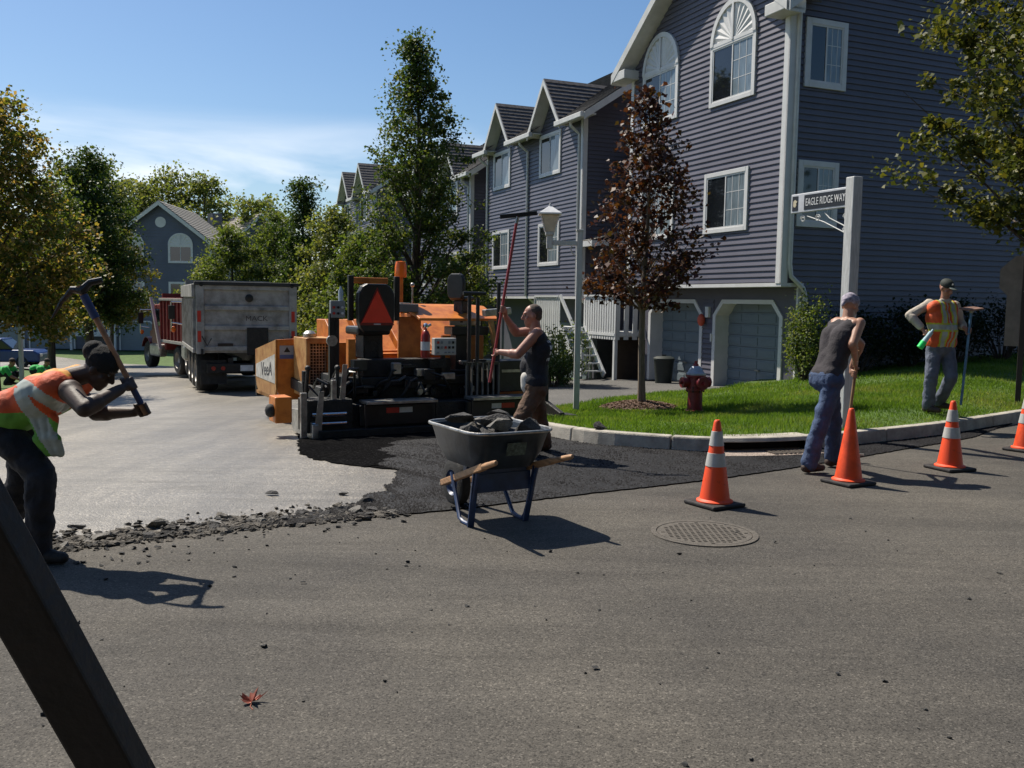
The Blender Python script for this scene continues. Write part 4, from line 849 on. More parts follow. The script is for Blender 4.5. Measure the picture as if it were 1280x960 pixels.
M_BROWNPANT = mat('brown_trousers', (.11, .06, .035), .85, var=.3, vs=6, bump=.35, bs=60)
M_BOOT = mat('work_boot', (.05, .03, .02), .75, var=.4, vs=12, bump=.3)
M_BLKSHIRT = mat('black_shirt', (.012, .013, .02), .85, var=.4, vs=8, bump=.3, bs=60)
M_HIVIS = mat('hivis_orange', (.6, .085, .018), .7, var=.2, vs=8, bump=.2)
M_LIME = mat('hivis_lime', (.45, .48, .03), .65, var=.12, vs=9)
M_SILVER = mat('reflective_tape', (.34, .37, .33), .45, var=.15, vs=14)
M_GREENV = mat('hivis_green', (.13, .34, .045), .7, var=.2, vs=9)
# ---- man in sleeveless shirt leaning on a tool beside the plain cone
o = ground_at(1022, 590); o.z = gz(o.x, o.y) + .013; J = Fig(o.y, o)
tm = thing('person', 'man in dark sleeveless shirt, blue jeans and head scarf leaning forward behind plain cone', 'person', o)
pel, ch, nk = J(1033, 474, .02), J(1048, 420, .1), J(1060, 397, .16)
sd_, fw_ = Vector((.3, -.95, 0)), Vector((.85, .27, -.45))          # his right side points to the camera
hd_ = J(1063, 382, .2); rod_a, rod_b = J(1071, 452, .42), J(1056, 566, .62)
hipR, hipL = pel + Vector((.03, -.08, -.05)), pel + Vector((.05, .1, -.05))
kR, kL = J(1028, 522, -.08), J(1042, 524, .22); aR, aL = J(1011, 581, -.1), J(1040, 573, .3)
aR.z = .095; aL.z = .095
shR, shL = nk + sd_ * .185 + Vector((.0, 0, -.05)), nk - sd_ * .17 + Vector((.03, 0, -.05)); elR = J(1066, 430, -.12); wrR = J(1069, 449, .2); haR = rod_a.lerp(rod_b, .02)
elL = J(1076, 430, .42); haL = rod_a.lerp(rod_b, .13); wrL = haL + Vector((-.02, .05, .07))
ax_ = rod_b - rod_a; body = MB(); q, R_ = head(body, hd_, (.75, .55, -.35), (.25, .2, 1)); cap_mesh(body, nk - Vector((0, 0, .04)), hd_ + Vector((-.02, -.02, -.05)), .062, .056)
torso(body, pel, ch, nk, sd_, fw_, k=.95, w=.92, belly=.03)
for h_, k_, a_ in ((hipR, kR, aR), (hipL, kL, aL)): limb(body, h_, k_, a_, .085, .06, .042)
limb(body, shR, elR, wrR, .056, .045, .03); limb(body, shL, elL, wrL, .055, .043, .03)
hand(body, haR, ax_, wrR - haR, wrR); hand(body, haL, ax_, wrL - haL, wrL, thumb=-1)
remesh('body', body, .0085, skin('tanned_skin', (.36, .19, .125)), tm); eyes(tm, q)
c = MB(); torso(c, pel + Vector((0, 0, .04)), ch, nk - Vector((0, 0, .03)), sd_, fw_, k=.95, w=.9, g=.014, belly=.035); remesh('sleeveless_shirt', c, .012, mat('charcoal_shirt', (.035, .03, .034), .9, var=.25, vs=6, bump=.3), tm, 5, disp=.02)
c = MB(); cap_mesh(c, pel - sd_ * .07, pel + sd_ * .07, .133, .133, 16)
for h_, k_, a_ in ((hipR, kR, aR), (hipL, kL, aL)): limb(c, h_, k_, a_ + Vector((0, 0, -.01)), .104, .082, .078)
remesh('jeans', c, .012, M_DENIM, tm, 4, disp=.035, dsc=.09)
for a_, d_ in ((aR, (.9, .35, 0)), (aL, (.9, .4, 0))): c = MB(); shoe(c, a_, d_, 1.03); remesh('boot', c, .01, M_BOOT, tm, 2)
c = MB(); c.ball(q(0, -.014, .045), (.085, .105, .085), 18, R=R_); cap_mesh(c, q(0, -.11, .01), q(.0, -.13, -.05), .03, .014)
remesh('head_scarf', c, .008, mat('scarf_grey', (.42, .38, .43), .9, var=.35, vs=26, col2=(.14, .12, .17)), tm, 3, disp=.012, dsc=.04)
lt = thing('asphalt_lute', 'wooden tool handle held down to the fresh asphalt by the scarf man', 'tool', o)
MB().cyl(rod_a - (rod_b - rod_a).normalized() * .12, rod_b, .0155, n=10).build('handle', mat('tool_wood', (.3, .18, .09), .7, var=.3, vs=9), lt, True)
MB().bar(rod_b + Vector((-.18, .1, -.01)), rod_b + Vector((.18, -.06, -.01)), .06, .02).build('blade', M_STEEL, lt)
# ---- man in orange vest with the tamper on the lawn
p = at(1163, 517, 12.75); o = Vector((p.x, p.y, lz(p.x, p.y) + .01)); J = Fig(o.y, o)
vm = thing('person', 'man in orange safety vest, dark cap and grey jeans standing on the lawn', 'person', o)
pel, ch, nk = J(1176, 434), J(1177, 397, -.02), J(1180, 376, -.02); sd_ = Vector((-.93, -.37, 0)); fw_ = Vector((.37, -.93, 0))
hd_ = J(1183, 360.5, -.06); hipR, hipL = pel + Vector((-.1, -.02, -.04)), pel + Vector((.1, .02, -.04))
kR, kL = J(1164, 470, -.08), J(1189, 471, -.1); aR, aL = J(1160, 509, -.02), J(1174, 503, .16); aR.z = .095; aL.z = .13
shR, shL = J(1162, 380), J(1194, 382, .02); elR, wrR = J(1137, 394, .0), J(1152, 410, -.12); elL, wrL = J(1201, 405, .03), J(1206, 410, -.14)
pt, pb = J(1214, 391, -.2), J(1201, 506, -.1); haL = pt.lerp(pb, .19); haR = J(1160, 417, -.2)
body = MB(); q, R_ = head(body, hd_, (.35, -.85, -.45), (.1, -.35, 1)); cap_mesh(body, nk - Vector((0, 0, .05)), hd_ + Vector((0, .01, -.05)), .06, .055)
torso(body, pel, ch, nk, sd_, fw_, belly=.05)
for h_, k_, a_ in ((hipR, kR, aR), (hipL, kL, aL)): limb(body, h_, k_, a_, .088, .062, .043)
limb(body, shR, elR, wrR, .056, .045, .03); limb(body, shL, elL, wrL, .055, .044, .03)
hand(body, haL, pb - pt, wrL - haL, wrL); bot_ax = Vector((-.55, 0, -.8)); hand(body, haR, bot_ax, wrR - haR, wrR, .022)
remesh('body', body, .0085, skin('ruddy_skin', (.32, .155, .105)), vm); eyes(vm, q)
SHIRT = mat('beige_shirt', (.42, .37, .31), .85, var=.2, vs=6, bump=.3)
c = MB(); torso(c, pel + Vector((0, 0, .06)), ch, nk - Vector((0, 0, .01)), sd_, fw_, g=.018, belly=.055); limb(c, shR, elR, wrR.lerp(elR, .12), .06, .052, .04, .01); limb(c, shL, elL, wrL.lerp(elL, .3), .06, .05, .04, .01)
cap_mesh(c, nk + Vector((-.05, -.03, 0)), nk + Vector((.05, -.05, 0)), .034, .034)
remesh('shirt', c, .011, SHIRT, vm, 4, disp=.022, dsc=.08)
c = MB(); torso(c, pel + Vector((0, 0, .08)), ch, nk - Vector((0, 0, .03)), sd_, fw_, g=.036, belly=.06)
zw = ch.z - .13
def vpaint(P, Nn):
    u = (P - np.array(ch)) @ np.array(sd_); m = np.zeros(len(P)); fr = (P - np.array(ch)) @ np.array(fw_)
    v = np.abs(np.abs(u) - .088); m[v < .048] = 1; m[v < .026] = 2
    z = P[:, 2]; m[np.abs(z - zw) < .06] = 1; m[np.abs(z - zw) < .034] = 2; m[(np.abs(u) < .012) & (fr > 0)] = 3; return m
remesh('safety_vest', c, .0095, [M_HIVIS, M_LIME, M_SILVER, SHIRT], vm, 4, vpaint, .012)
c = MB(); cap_mesh(c, pel - sd_ * .075, pel + sd_ * .075, .134, .134, 16)
for h_, k_, a_ in ((hipR, kR, aR), (hipL, kL, aL)): limb(c, h_, k_, a_, .108, .086, .08)
remesh('jeans', c, .012, M_DENIMG, vm, 4, disp=.03, dsc=.1)
for a_, d_ in ((aR, (.35, -.6, 0)), (aL, (.5, -.6, 0))): c = MB(); shoe(c, a_, d_, 1.03); remesh('boot', c, .01, M_BOOT, vm, 2)
c = MB(); c.ball(q(0, -.012, .055), (.084, .102, .078), 18, R=R_); c.ball(q(0, .115, .05), (.068, .06, .012), 14, R=R_)
def cpaint(P, Nn):
    k = (P - np.array(q(0, 0, 0))) @ np.array(R_.col[1]); return np.where(k > .095, 1, 0)
remesh('cap', c, .007, [mat('dark_cap', (.02, .026, .022), .8), mat('cap_peak', (.1, .12, .11), .7)], vm, 2, cpaint)
MB().ball(q(0.005, .078, .09), (.02, .008, .016), 8, R=R_).build('cap_badge', mat('white_print', (.6, .6, .6), .7), vm, True)
bt = thing('water_bottle', 'green drink bottle with clear neck held at the vest man\'s hip', 'bottle', o)
b0 = haR + Vector((-.06, -.03, -.11)); bd = bot_ax.normalized()
MB().cyl(b0 + bd * .1, b0 - bd * .0, .043, .043, 14).build('body', mat('green_plastic', (.03, .75, .16), .3, var=.1), bt, True)
MB().cyl(b0 - bd * .0, b0 - bd * .16, .038, .03, 14).cyl(b0 - bd * .16, b0 - bd * .2, .016, .016, 10).build('neck', mat('clear_plastic', (.4, .55, .6), .15), bt, True)
tp = thing('hand_tamper', 'blue handled tamper held head up by the man in the vest', 'tamper', o)
MB().cyl(pt, pb, .017, n=10).build('handle', mat('blue_handle', (.07, .17, .3), .45, var=.3, vs=8), tp, True)
MB().box(pt + Vector((0, 0, .055)), (.24, .2, .022), (.12, -.1, .3)).build('plate', mat('rusty_plate', (.25, .15, .12), .6, metal=.5, var=.3, vs=15), tp, bev=.004)
MB().lathe([(.0, 0), (.02, 0), (.028, .02), (.06, .05), (0, .05)], pt - Vector((0, 0, .005)), None, 12).build('socket', M_STEEL, tp, True)
# ---- man with the rake behind the wheelbarrow
o = at(668, 570, 10.0); o.z = gz(o.x, o.y) + .012; J = Fig(o.y, o)
rm = thing('person', 'man in black sleeveless shirt and brown trousers raising a long red rake', 'person', o)
pel, ch, nk = J(669, 484), J(674, 435, .02), J(670, 411, .02); sd_ = Vector((.1, -1, 0)); fw_ = Vector((-1, -.1, 0)); hd_ = J(665, 394.5, .03)
hipL, hipR = pel + Vector((0, -.09, -.03)), pel + Vector((0, .09, -.03)); kL, kR = J(653, 521, -.18), J(674, 524, .2); aL, aR = J(666, 560, -.1), J(681, 557, .28); aL.z = aR.z = .095
shL, shR = nk + Vector((.01, -.19, -.04)), nk + Vector((-.01, .19, -.03)); elL, wrL = J(647, 443, -.22), J(625, 440, -.1); elR, wrR = J(645, 416, .2), J(632, 396, .1)
rt, rb = J(647, 270, .1), J(612, 478, -.02); haL, haR = rt.lerp(rb, .815), rt.lerp(rb, .56)
body = MB(); q, R_ = head(body, hd_, (-1, -.12, -.12), (-.05, 0, 1)); cap_mesh(body, nk - Vector((0, 0, .05)), hd_ + Vector((.025, 0, -.05)), .066, .06)
torso(body, pel, ch, nk, sd_, fw_, belly=.03)
for h_, k_, a_ in ((hipR, kR, aR), (hipL, kL, aL)): limb(body, h_, k_, a_, .09, .062, .043)
limb(body, shL, elL, wrL, .062, .05, .032); limb(body, shR, elR, wrR, .06, .048, .032)
hand(body, haL, rb - rt, wrL - haL, wrL, thumb=-1); hand(body, haR, rb - rt, wrR - haR, wrR)
remesh('body', body, .0085, skin('red_tan_skin', (.33, .15, .105)), rm); eyes(rm, q)
c = MB(); c.ball(q(0, -.028, .034), (.079, .092, .09), 16, R=R_); c.ball(q(0, -.05, -.02), (.07, .06, .055), 12, R=R_); remesh('hair', c, .007, mat('cropped_hair', (.075, .05, .038), .8, var=.3, vs=40, bump=.4, bs=150), rm, 2)
c = MB(); torso(c, pel + Vector((0, 0, .07)), ch, nk - Vector((0, 0, .035)), sd_, fw_, g=.018, belly=.035)
PRT = mat('shirt_print', (.55, .56, .58), .8, var=.3, vs=30)
def spaint(P, Nn):
    u = (P - np.array(ch)); b = (Nn[:, 0] > .55); z = u[:, 2]; y = u[:, 1]
    on = b & (z > -.13) & (z < .09) & (y < .02) & (y > -.16) & ((np.sin(z * 95) > -.1)) & (np.sin(y * 160 + z * 30) > -.75); return np.where(on, 1, 0)
remesh('sleeveless_shirt', c, .0105, [M_BLKSHIRT, PRT], rm, 4, spaint, .016)
c = MB(); cap_mesh(c, pel + Vector((-.06, -.05, .02)), pel + Vector((-.075, -.05, -.02)) + Vector((0, 0, .12)), .1, .09); remesh('undershirt', c, .012, mat('white_undershirt', (.5, .48, .45), .85), rm, 3)
c = MB(); cap_mesh(c, pel - sd_ * .075, pel + sd_ * .075, .136, .136, 16)
for h_, k_, a_ in ((hipR, kR, aR), (hipL, kL, aL)): limb(c, h_, k_, a_, .108, .088, .08)
remesh('trousers', c, .012, M_BROWNPANT, rm, 4, disp=.04, dsc=.1)
for a_, d_ in ((aL, (-.7, -.5, 0)), (aR, (-.6, -.3, 0))): c = MB(); shoe(c, a_, d_, 1.03); remesh('boot', c, .01, M_BOOT, rm, 2)
rk = thing('asphalt_rake', 'long red handled asphalt rake raised upright with its black head on top', 'rake', o)
MB().cyl(rt, rb, .016, n=10).build('handle', mat('red_handle', (.32, .035, .035), .45, var=.25, vs=6), rk, True)
MB().bar(rt + Vector((-.19, 0, -.012)), rt + Vector((.21, 0, .035)), .03, .045).build('head', M_BLACK, rk, bev=.004)
MB().cyl(rt + Vector((0, 0, -.01)), rt.lerp(rb, .045), .021, .018).build('socket', M_STEEL, rk, True)
# ---- man swinging the pickaxe at the left edge
o = ground_at(58, 697); o.z = gz(o.x, o.y); J = Fig(o.y, o)
pm = thing('person', 'bent man in safety vest and black knit cap swinging a pickaxe', 'person', o)
pel, ch, nk = J(4, 522, .05), J(62, 492, .02), J(97, 473, .0); sd_ = Vector((.12, 1, .1)); fw_ = Vector((.5, 0, -.85)); hd_ = J(126, 461, .0)
hipN, hipF = pel + Vector((.04, -.1, -.06)), pel + Vector((.06, .1, -.06)); kN, kF = J(52, 594, -.12), J(30, 600, .22); aN, aF = J(47, 673, -.12), J(4, 668, .28); aN.z = .095; aF.z = .095
shN, shF = J(88, 489, -.18), J(84, 474, .2); elN, wrN = J(106, 511, -.32), J(150, 487, -.1); elF, wrF = J(120, 517, .14), J(168, 515, .03)
ha, hb_ = J(178, 508, .0), J(103, 366, -.05); haN, haF = ha.lerp(hb_, .2), ha.lerp(hb_, -.03)
body = MB(); q, R_ = head(body, hd_, (.8, -.1, -.62), (.5, 0, .85)); cap_mesh(body, nk - Vector((.05, 0, .0)), hd_ + Vector((-.05, 0, -.02)), .066, .06)
torso(body, pel, ch, nk, sd_, fw_)
for h_, k_, a_ in ((hipN, kN, aN), (hipF, kF, aF)): limb(body, h_, k_, a_, .09, .064, .044)
limb(body, shN, elN, wrN, .066, .052, .034); limb(body, shF, elF, wrF, .06, .048, .032); body.ball(shN, .072, 14); body.ball(shF, .07, 14)
hand(body, haN, hb_ - ha, wrN - haN, wrN, .017, 1.1); hand(body, haF, hb_ - ha, wrF - haF, wrF, .017, 1.1, -1)
remesh('body', body, .0085, mat('dark_brown_skin', (.045, .023, .015), .58, var=.25, vs=14, bump=.08, bs=90), pm); eyes(pm, q)
c = MB(); torso(c, pel, ch, nk - Vector((.03, 0, 0)), sd_, fw_, g=.014); remesh('tank_top', c, .012, M_BLKSHIRT, pm, 4)
c = MB(); torso(c, pel.lerp(ch, .35), ch, nk - Vector((.01, 0, 0)), sd_, fw_, g=.03)
fl = [ch.lerp(pel, .1) + Vector((.06, -.14, -.12)), ch.lerp(pel, .0) + Vector((.05, -.15, -.26)), ch.lerp(pel, -.05) + Vector((.07, -.13, -.36))]
for a_, b_ in zip(fl, fl[1:]):
    for dx in (-.06, 0, .06): cap_mesh(c, a_ + Vector((dx, 0, 0)), b_ + Vector((dx * .6, 0, 0)), .03, .026)
ca_ = (nk - pel).normalized()
def ppaint(P, Nn):
    D = P - np.array(ch); u = D @ np.array(ca_); v = D[:, 1]; m = np.zeros(len(P)); w = D[:, 2]
    m[w < -.1] = 4; d = np.abs(D @ np.array(Vector((.55, 0, .83)).normalized()) + .03 + .3 * v); m[(v < .06) & (d < .085)] = 0; m[(v < .06) & (d < .035)] = 2
    m[(np.abs(u + .04) < .05) & (v < -.05) & (w < .05)] = 2; m[(w > .1) | (v > .12)] = 0
    m[(w > .12) & (np.abs(v) < .14)] = 1; return m
remesh('safety_vest', c, .0095, [M_HIVIS, mat('vest_amber', (.6, .26, .025), .7), M_SILVER, SHIRT, M_GREENV], pm, 4, ppaint, .014)
c = MB(); cap_mesh(c, pel - sd_ * .08, pel + sd_ * .08, .145, .145, 16); cap_mesh(c, pel, pel.lerp(ch, .3), .14, .125, 16)
for h_, k_, a_ in ((hipN, kN, aN), (hipF, kF, aF)): limb(c, h_, k_, a_, .118, .092, .082)
remesh('trousers', c, .012, M_DARKPANT, pm, 4, disp=.045, dsc=.11)
for a_, d_ in ((aN, (1, -.1, 0)), (aF, (.9, -.3, 0))): c = MB(); shoe(c, a_, d_, 1.03); remesh('boot', c, .01, mat('black_boot', (.016, .014, .014), .7, bump=.3), pm, 2)
c = MB(); c.ball(q(0, -.02, .05), (.094, .112, .095), 18, R=R_); c.ball(q(0, -.1, .06), (.07, .07, .07), 14, R=R_); remesh('knit_cap', c, .008, mat('black_knit', (.012, .012, .013), .95, bump=.6, bs=160), pm, 3, disp=.01, dsc=.03)
pk = thing('pickaxe', 'pickaxe with wooden handle and dark worn head held in the air', 'pickaxe', o)
MB().tube([ha.lerp(hb_, -.07), ha.lerp(hb_, .5), hb_.lerp(ha, -.06)], [.019, .016, .021], 12).build('handle', mat('pick_wood', (.3, .15, .08), .6, var=.3, vs=10), pk, True)
hd0 = hb_ + Vector((0, 0, .01)); pd = (J(126, 350, -.02) - J(78, 376, -.05))
MB().tube([J(65, 398, -.05), J(77, 377, -.05), J(90, 362, -.05), hd0, J(113, 353, -.04), J(128, 350, -.02)], [.006, .015, .022, .033, .022, .02], 8).build('head', M_GREASE, pk, True)
for a_, b_, r_ in ((hb_.lerp(ha, .02), hb_.lerp(ha, .22), .025), (ha.lerp(hb_, .02), ha.lerp(hb_, .18), .0195)): MB().cyl(a_, b_, r_).build('tape_grip', mat('blue_tape', (.03, .045, .13), .6), pk, True)
# ---- two far workers in green shirts behind him
M_GSHIRT = mat('green_work_shirt', (.03, .38, .08), .8, var=.2)
for px, d, lb, hdx in ((8, 27, 'crouching worker in bright green shirt at the street edge by the white post', .3), (52, 29, 'far worker in green shirt bending behind the pickaxe man', .35)):
    o = gp(px, d); fgr = thing('person', lb, 'person', o)
    hz = at(px + 4, 452, d).z - o.z; pel, ch, nk = Vector((-.25, 0, max(.35, hz - .62))), Vector((-.02, 0, hz - .32)), Vector((.05, 0, hz - .14)); hd_ = Vector((.14, -.02, hz - .02))
    b_ = MB(); q, R_ = head(b_, hd_, (.9, -.3, -.4), (.3, 0, 1)); cap_mesh(b_, nk, hd_ - Vector((.02, 0, .05)), .06, .055); torso(b_, pel, ch, nk, (.2, 1, 0), (1, 0, -.3))
    for sy in (-1, 1):
        hp = pel + Vector((0, .1 * sy, 0)); kn = Vector((.2, .14 * sy, min(.55, pel.z * .95))); an = Vector((.0, .13 * sy, .09)); limb(b_, hp, kn, an, .09, .065, .045); sh_ = nk + Vector((0, .19 * sy, -.05)); el_ = sh_ + Vector((.18, .04 * sy, -.24)); wr_ = el_ + Vector((.2, -.05 * sy, -.08)); limb(b_, sh_, el_, wr_, .055, .045, .03); hand(b_, wr_ + Vector((.06, 0, -.02)), (0, 1, .2), (-1, 0, .3), wr_, .012)
    remesh('body', b_, .014, skin('ruddy_skin', (.3, .16, .11)), fgr, 3)
    c = MB(); torso(c, pel + Vector((.02, 0, .05)), ch, nk, (.2, 1, 0), (1, 0, -.3), g=.022)
    for sy in (-1, 1): sh_ = nk + Vector((0, .19 * sy, -.05)); cap_mesh(c, sh_, sh_ + Vector((.13, .03 * sy, -.18)), .07, .065)
    remesh('shirt', c, .016, M_GSHIRT, fgr, 3, disp=.02)
    c = MB(); cap_mesh(c, pel - Vector((0, .08, 0)), pel + Vector((0, .08, 0)), .135, .135)
    for sy in (-1, 1): hp = pel + Vector((0, .1 * sy, 0)); kn = Vector((.2, .14 * sy, min(.55, pel.z * .95))); an = Vector((.0, .13 * sy, .09)); limb(c, hp, kn, an, .105, .085, .075)
    remesh('trousers', c, .016, M_DARKPANT, fgr, 3)
    for sy in (-1, 1): c = MB(); shoe(c, Vector((.0, .13 * sy, .095)), (1, 0, 0)); remesh('boot', c, .014, M_BOOT, fgr, 2)
    c = MB(); c.ball(q(0, -.015, .045), (.082, .1, .085), 14, R=R_); remesh('hair', c, .012, mat('dark_hair', (.03, .02, .018), .8), fgr, 2)
# ================================================================ vehicles
def text_mesh(s, size, ext=.002, shear=0.0):
    c = bpy.data.curves.new('lettering', 'FONT'); c.body = s; c.size = size; c.extrude = ext; c.shear = shear; c.align_x = 'CENTER'; c.align_y = 'CENTER'; c.resolution_u = 3
    o = bpy.data.objects.new('lettering', c); COL.objects.link(o); bpy.context.view_layer.update()
    me = bpy.data.meshes.new_from_object(o.evaluated_get(bpy.context.evaluated_depsgraph_get())); bpy.data.objects.remove(o); return me
def letters(s, size, m, parent, loc, X, Y, ext=.002, shear=0.0, sx=1.0):
    me = text_mesh(s, size, ext, shear); me.materials.clear(); me.materials.append(m)
    X, Y = Vector(X).normalized(), Vector(Y).normalized(); Z = X.cross(Y); R = Matrix((X * sx, Y, Z)).transposed().to_4x4(); me.transform(Matrix.Translation(loc) @ R)
    return link_mesh('lettering', me, parent)
def rbox(a, b, c=None): return [(a[i] + b[i]) / 2 for i in range(3)]
M_RTAPE = mat('red_tape', (.5, .03, .02), .4, var=.15); M_WTAPE = mat('white_tape', (.6, .6, .6), .4, var=.15)
def wheel(parent, c, r, w, dual=False, rimm=None, axis=(1, 0, 0), rimr=.55):
    R = Vector((0, 0, 1)).rotation_difference(Vector(axis)).to_matrix(); h = w / 2
    pr = [(r * rimr, -h), (r * .86, -h), (r * .97, -h * .8), (r, -h * .45), (r, h * .45), (r * .97, h * .8), (r * .86, h), (r * rimr, h)]
    t = MB().lathe(pr + [pr[0]], c, R, 28).build('wheel', M_RUBBER, parent, True)
    MB().lathe([(0, -h * .6), (r * .2, -h * .8), (r * .22, -h * .5), (r * rimr * .85, -h * .35), (r * rimr, -h * 1.01), (r * rimr, h * 1.01), (r * rimr * .85, h * .35), (r * .22, h * .5), (r * .2, h * .8), (0, h * .6)], c, R, 22).build('rim', rimm or M_STEEL, t, True)
    return t
# ---- asphalt paver
po = Vector((-1.15, 13.0, 0)); po.z = gz(-1.15, 13.0)
pv = thing('asphalt_paver', 'orange asphalt paver with red warning triangle on its seat, seen from behind', 'paver', po, rad(28))
def pbox(name, m, a, b, bev=.012, **k): return MB().span(a, b).build(name, m, pv, bev=bev)
scr = pbox('screed', M_GREASE, (-1.72, -.42, .06), (1.6, .1, .42)); 
MB().span((-1.78, -.62, .0), (1.62, -.3, .12)).build('screed_plate', M_GREASE, scr, bev=.01)
for x0, x1 in ((-1.15, -.15), (.38, 1.36)):
    MB().span((x0, -.62, .43), (x1, -.3, .47)).build('walkway', M_STEEL, scr, bev=.004); MB().span((x0 - .05, -.5, .14), (x1 + .05, -.425, .41)).build('walkway_face', M_BLACK, scr, bev=.008)
for x0, x1, m in ((-.84, -.66, M_RTAPE), (-.655, -.47, M_WTAPE), (.72, .87, M_WTAPE), (.875, 1.08, M_RTAPE)): MB().span((x0, -.506, .3), (x1, -.5, .37)).build('reflector', m, scr)
for x in (-1.15, -.15, .38, 1.36): MB().bar((x, -.58, .02), (x, -.58, .45), .03).build('bracket', M_BLACK, scr)
pbox('rear_deck', M_GREASE, (-1.3, -.1, .62), (1.25, .95, .74)); pbox('rear_bulkhead', M_GREASE, (-1.6, -.05, .1), (1.5, .3, .62)); pbox('rear_locker', M_GREASE, (-1.0, -.02, .74), (.3, .25, .98)); pbox('rear_locker', M_GREASE, (.35, .1, .74), (1.1, .3, .8))
pbox('chassis', M_GREASE, (-.8, .3, .2), (.8, 2.6, .7))
pbox('tractor_body', M_ORANGE, (-1.12, 1.0, .5), (1.12, 2.5, 1.05), .03)
for x0, x1, s in ((-1.0, -.66, 0), (-.58, -.1, 0), (-.02, .42, 0), (.5, 1.1, 0)):                              # sloped hood panels
    MB().prism([(.92, 1.0), (1.02, 1.02), (1.75, 1.48), (2.2, 1.48), (2.2, 1.0)], lambda u, w, t: (t, u, w), x0, x1).build('hood_panel', M_ORANGE, pv, bev=.015)
pbox('side_panel', M_ORANGE, (.42, .55, .78), (1.1, .62, 1.28), .01); pbox('front_panel', M_ORANGE, (-.25, .6, .8), (.1, .66, 1.55), .01); pbox('inner_panel', M_ORANGE, (-1.12, .72, .75), (-.62, .8, 1.18), .01)
MB().prism([(.28, 1.5), (.28, 1.54), (.8, 1.72), (1.3, 1.74), (1.3, 1.66), (.8, 1.64)], lambda u, z, t: (t, u, z), -.06, 1.22).build('top_cowl', M_ORANGE, pv, bev=.01); pbox('cowl_front', M_ORANGE, (-.06, .62, 1.42), (.08, 1.2, 1.6), .01)
for x in (.02, 1.1): MB().bar((x, .7, .8), (x, .7, 1.6), .06).build('cowl_post', M_BLACK, pv)
pbox('console', M_BLACK, (.42, .2, 1.3), (1.0, .5, 1.42), .01); pbox('console_base', M_BLACK, (.5, .25, .74), (.75, .45, 1.3), .01)
pbox('silver_panel', mat('brushed_panel', (.4, .41, .42), .35, metal=.5, stretch=(1, 1, 8), var=.3), (.5, .46, 1.43), (1.0, .49, 1.58), .004)
MB().bar((1.12, .1, .8), (1.02, .16, 1.52), .1, .05).build('slanted_guard', M_YELLOW, pv, bev=.01); MB().bar((.92, .2, 1.62), (1.35, .2, 1.66), .12, .1).build('mirror_box', M_STEEL, pv, bev=.01)
MB().bar((-1.1, .2, .5), (-1.1, .2, 1.25), .1, .1).build('left_post', M_ORANGE, pv)
# operator seats
def seat(x, y, z, rz, tri, sc=1.0):
    R = Matrix.Rotation(rz, 4, 'Z'); T = Matrix.Translation((x, y, z)) @ R @ Matrix.Diagonal((sc, sc, sc, 1))
    def put(mb, n, m, par, **k):
        o = mb.build(n, m, par, **k); o.data.transform(T); return o
    po_ = []
    for t, w in ((0, .19), (.06, .235), (.14, .262), (.42, .275), (.54, .262), (.63, .21), (.67, .14)): po_.append((t, w))
    mb = MB()
    prof = [(-w, t) for t, w in po_] + [(w, t) for t, w in reversed(po_)]
    mb.prism(prof, lambda u, w, t: (u, t, w), -.03, .1); s = put(mb, 'seat', M_BLACK, pv, bev=.02)
    put(MB().box((0, .3, .02), (.5, .5, .12)), 'cushion', M_BLACK, s, bev=.04); put(MB().box((0, .25, -.2), (.3, .3, .34)), 'pedestal', M_GREASE, s, bev=.02)
    put(MB().bar((-.1, .1, -.62), (-.08, .15, 0), .07).bar((.12, .1, -.62), (.1, .15, 0), .07), 'support', M_BLACK, s)
    if tri:
        put(MB().prism([(-.255, .1), (.255, .1), (0, .625)], lambda u, w, t: (u, t, w), -.038, -.031), 'triangle_border', mat('dark_red_reflective', (.2, .014, .012), .35), s)
        put(MB().prism([(-.228, .135), (.228, .135), (0, .575)], lambda u, w, t: (u, t, w), -.046, -.0385), 'triangle', mat('red_fluorescent', (.85, .05, .02), .45, var=.06), s)
        put(MB().box((0, -.0385, .115), (.1, .004, .014)), 'maker_mark', M_WTAPE, s)
    return s
seat(-.735, .2, 1.34, .06, True); st2 = seat(.6, .5, 1.82, rad(-62), False, .56)
for x in (-1.07, -.4): MB().bar((x, .3, 1.5), (x, .3, 2.12), .075).build('seat_bar', M_BLACK, pv, bev=.01)
pbox('seat_rail', M_ORANGE, (-1.0, .5, 2.02), (-.45, .6, 2.1), .01)
pbox('rail_box', mat('grey_box', (.16, .17, .17), .6), (-.3, .5, 1.62), (.02, .8, 1.74)); 
pbox('manual_sheet', mat('paper_white', (.6, .6, .57), .8), (-.26, .52, 1.745), (-.1, .75, 1.755), 0)
bp = MB().bar((-.07, 1, 1.6), (-.07, 1, 2.14), .06).build('beacon_post', M_ORANGE, pv); MB().lathe([(0, 0), (.085, 0), (.09, .02), (.085, .16), (.07, .23), (0, .24)], (-.07, 1, 2.13), None, 18).build('beacon', mat('amber_lens', (.9, .17, .015), .25, var=.05), bp, True)
MB().cyl((.12, 1, 1.7), (.12, 1, 2.0), .012).ball((.12, 1, 2.02), .035).build('lever', M_STEEL, bp, True)
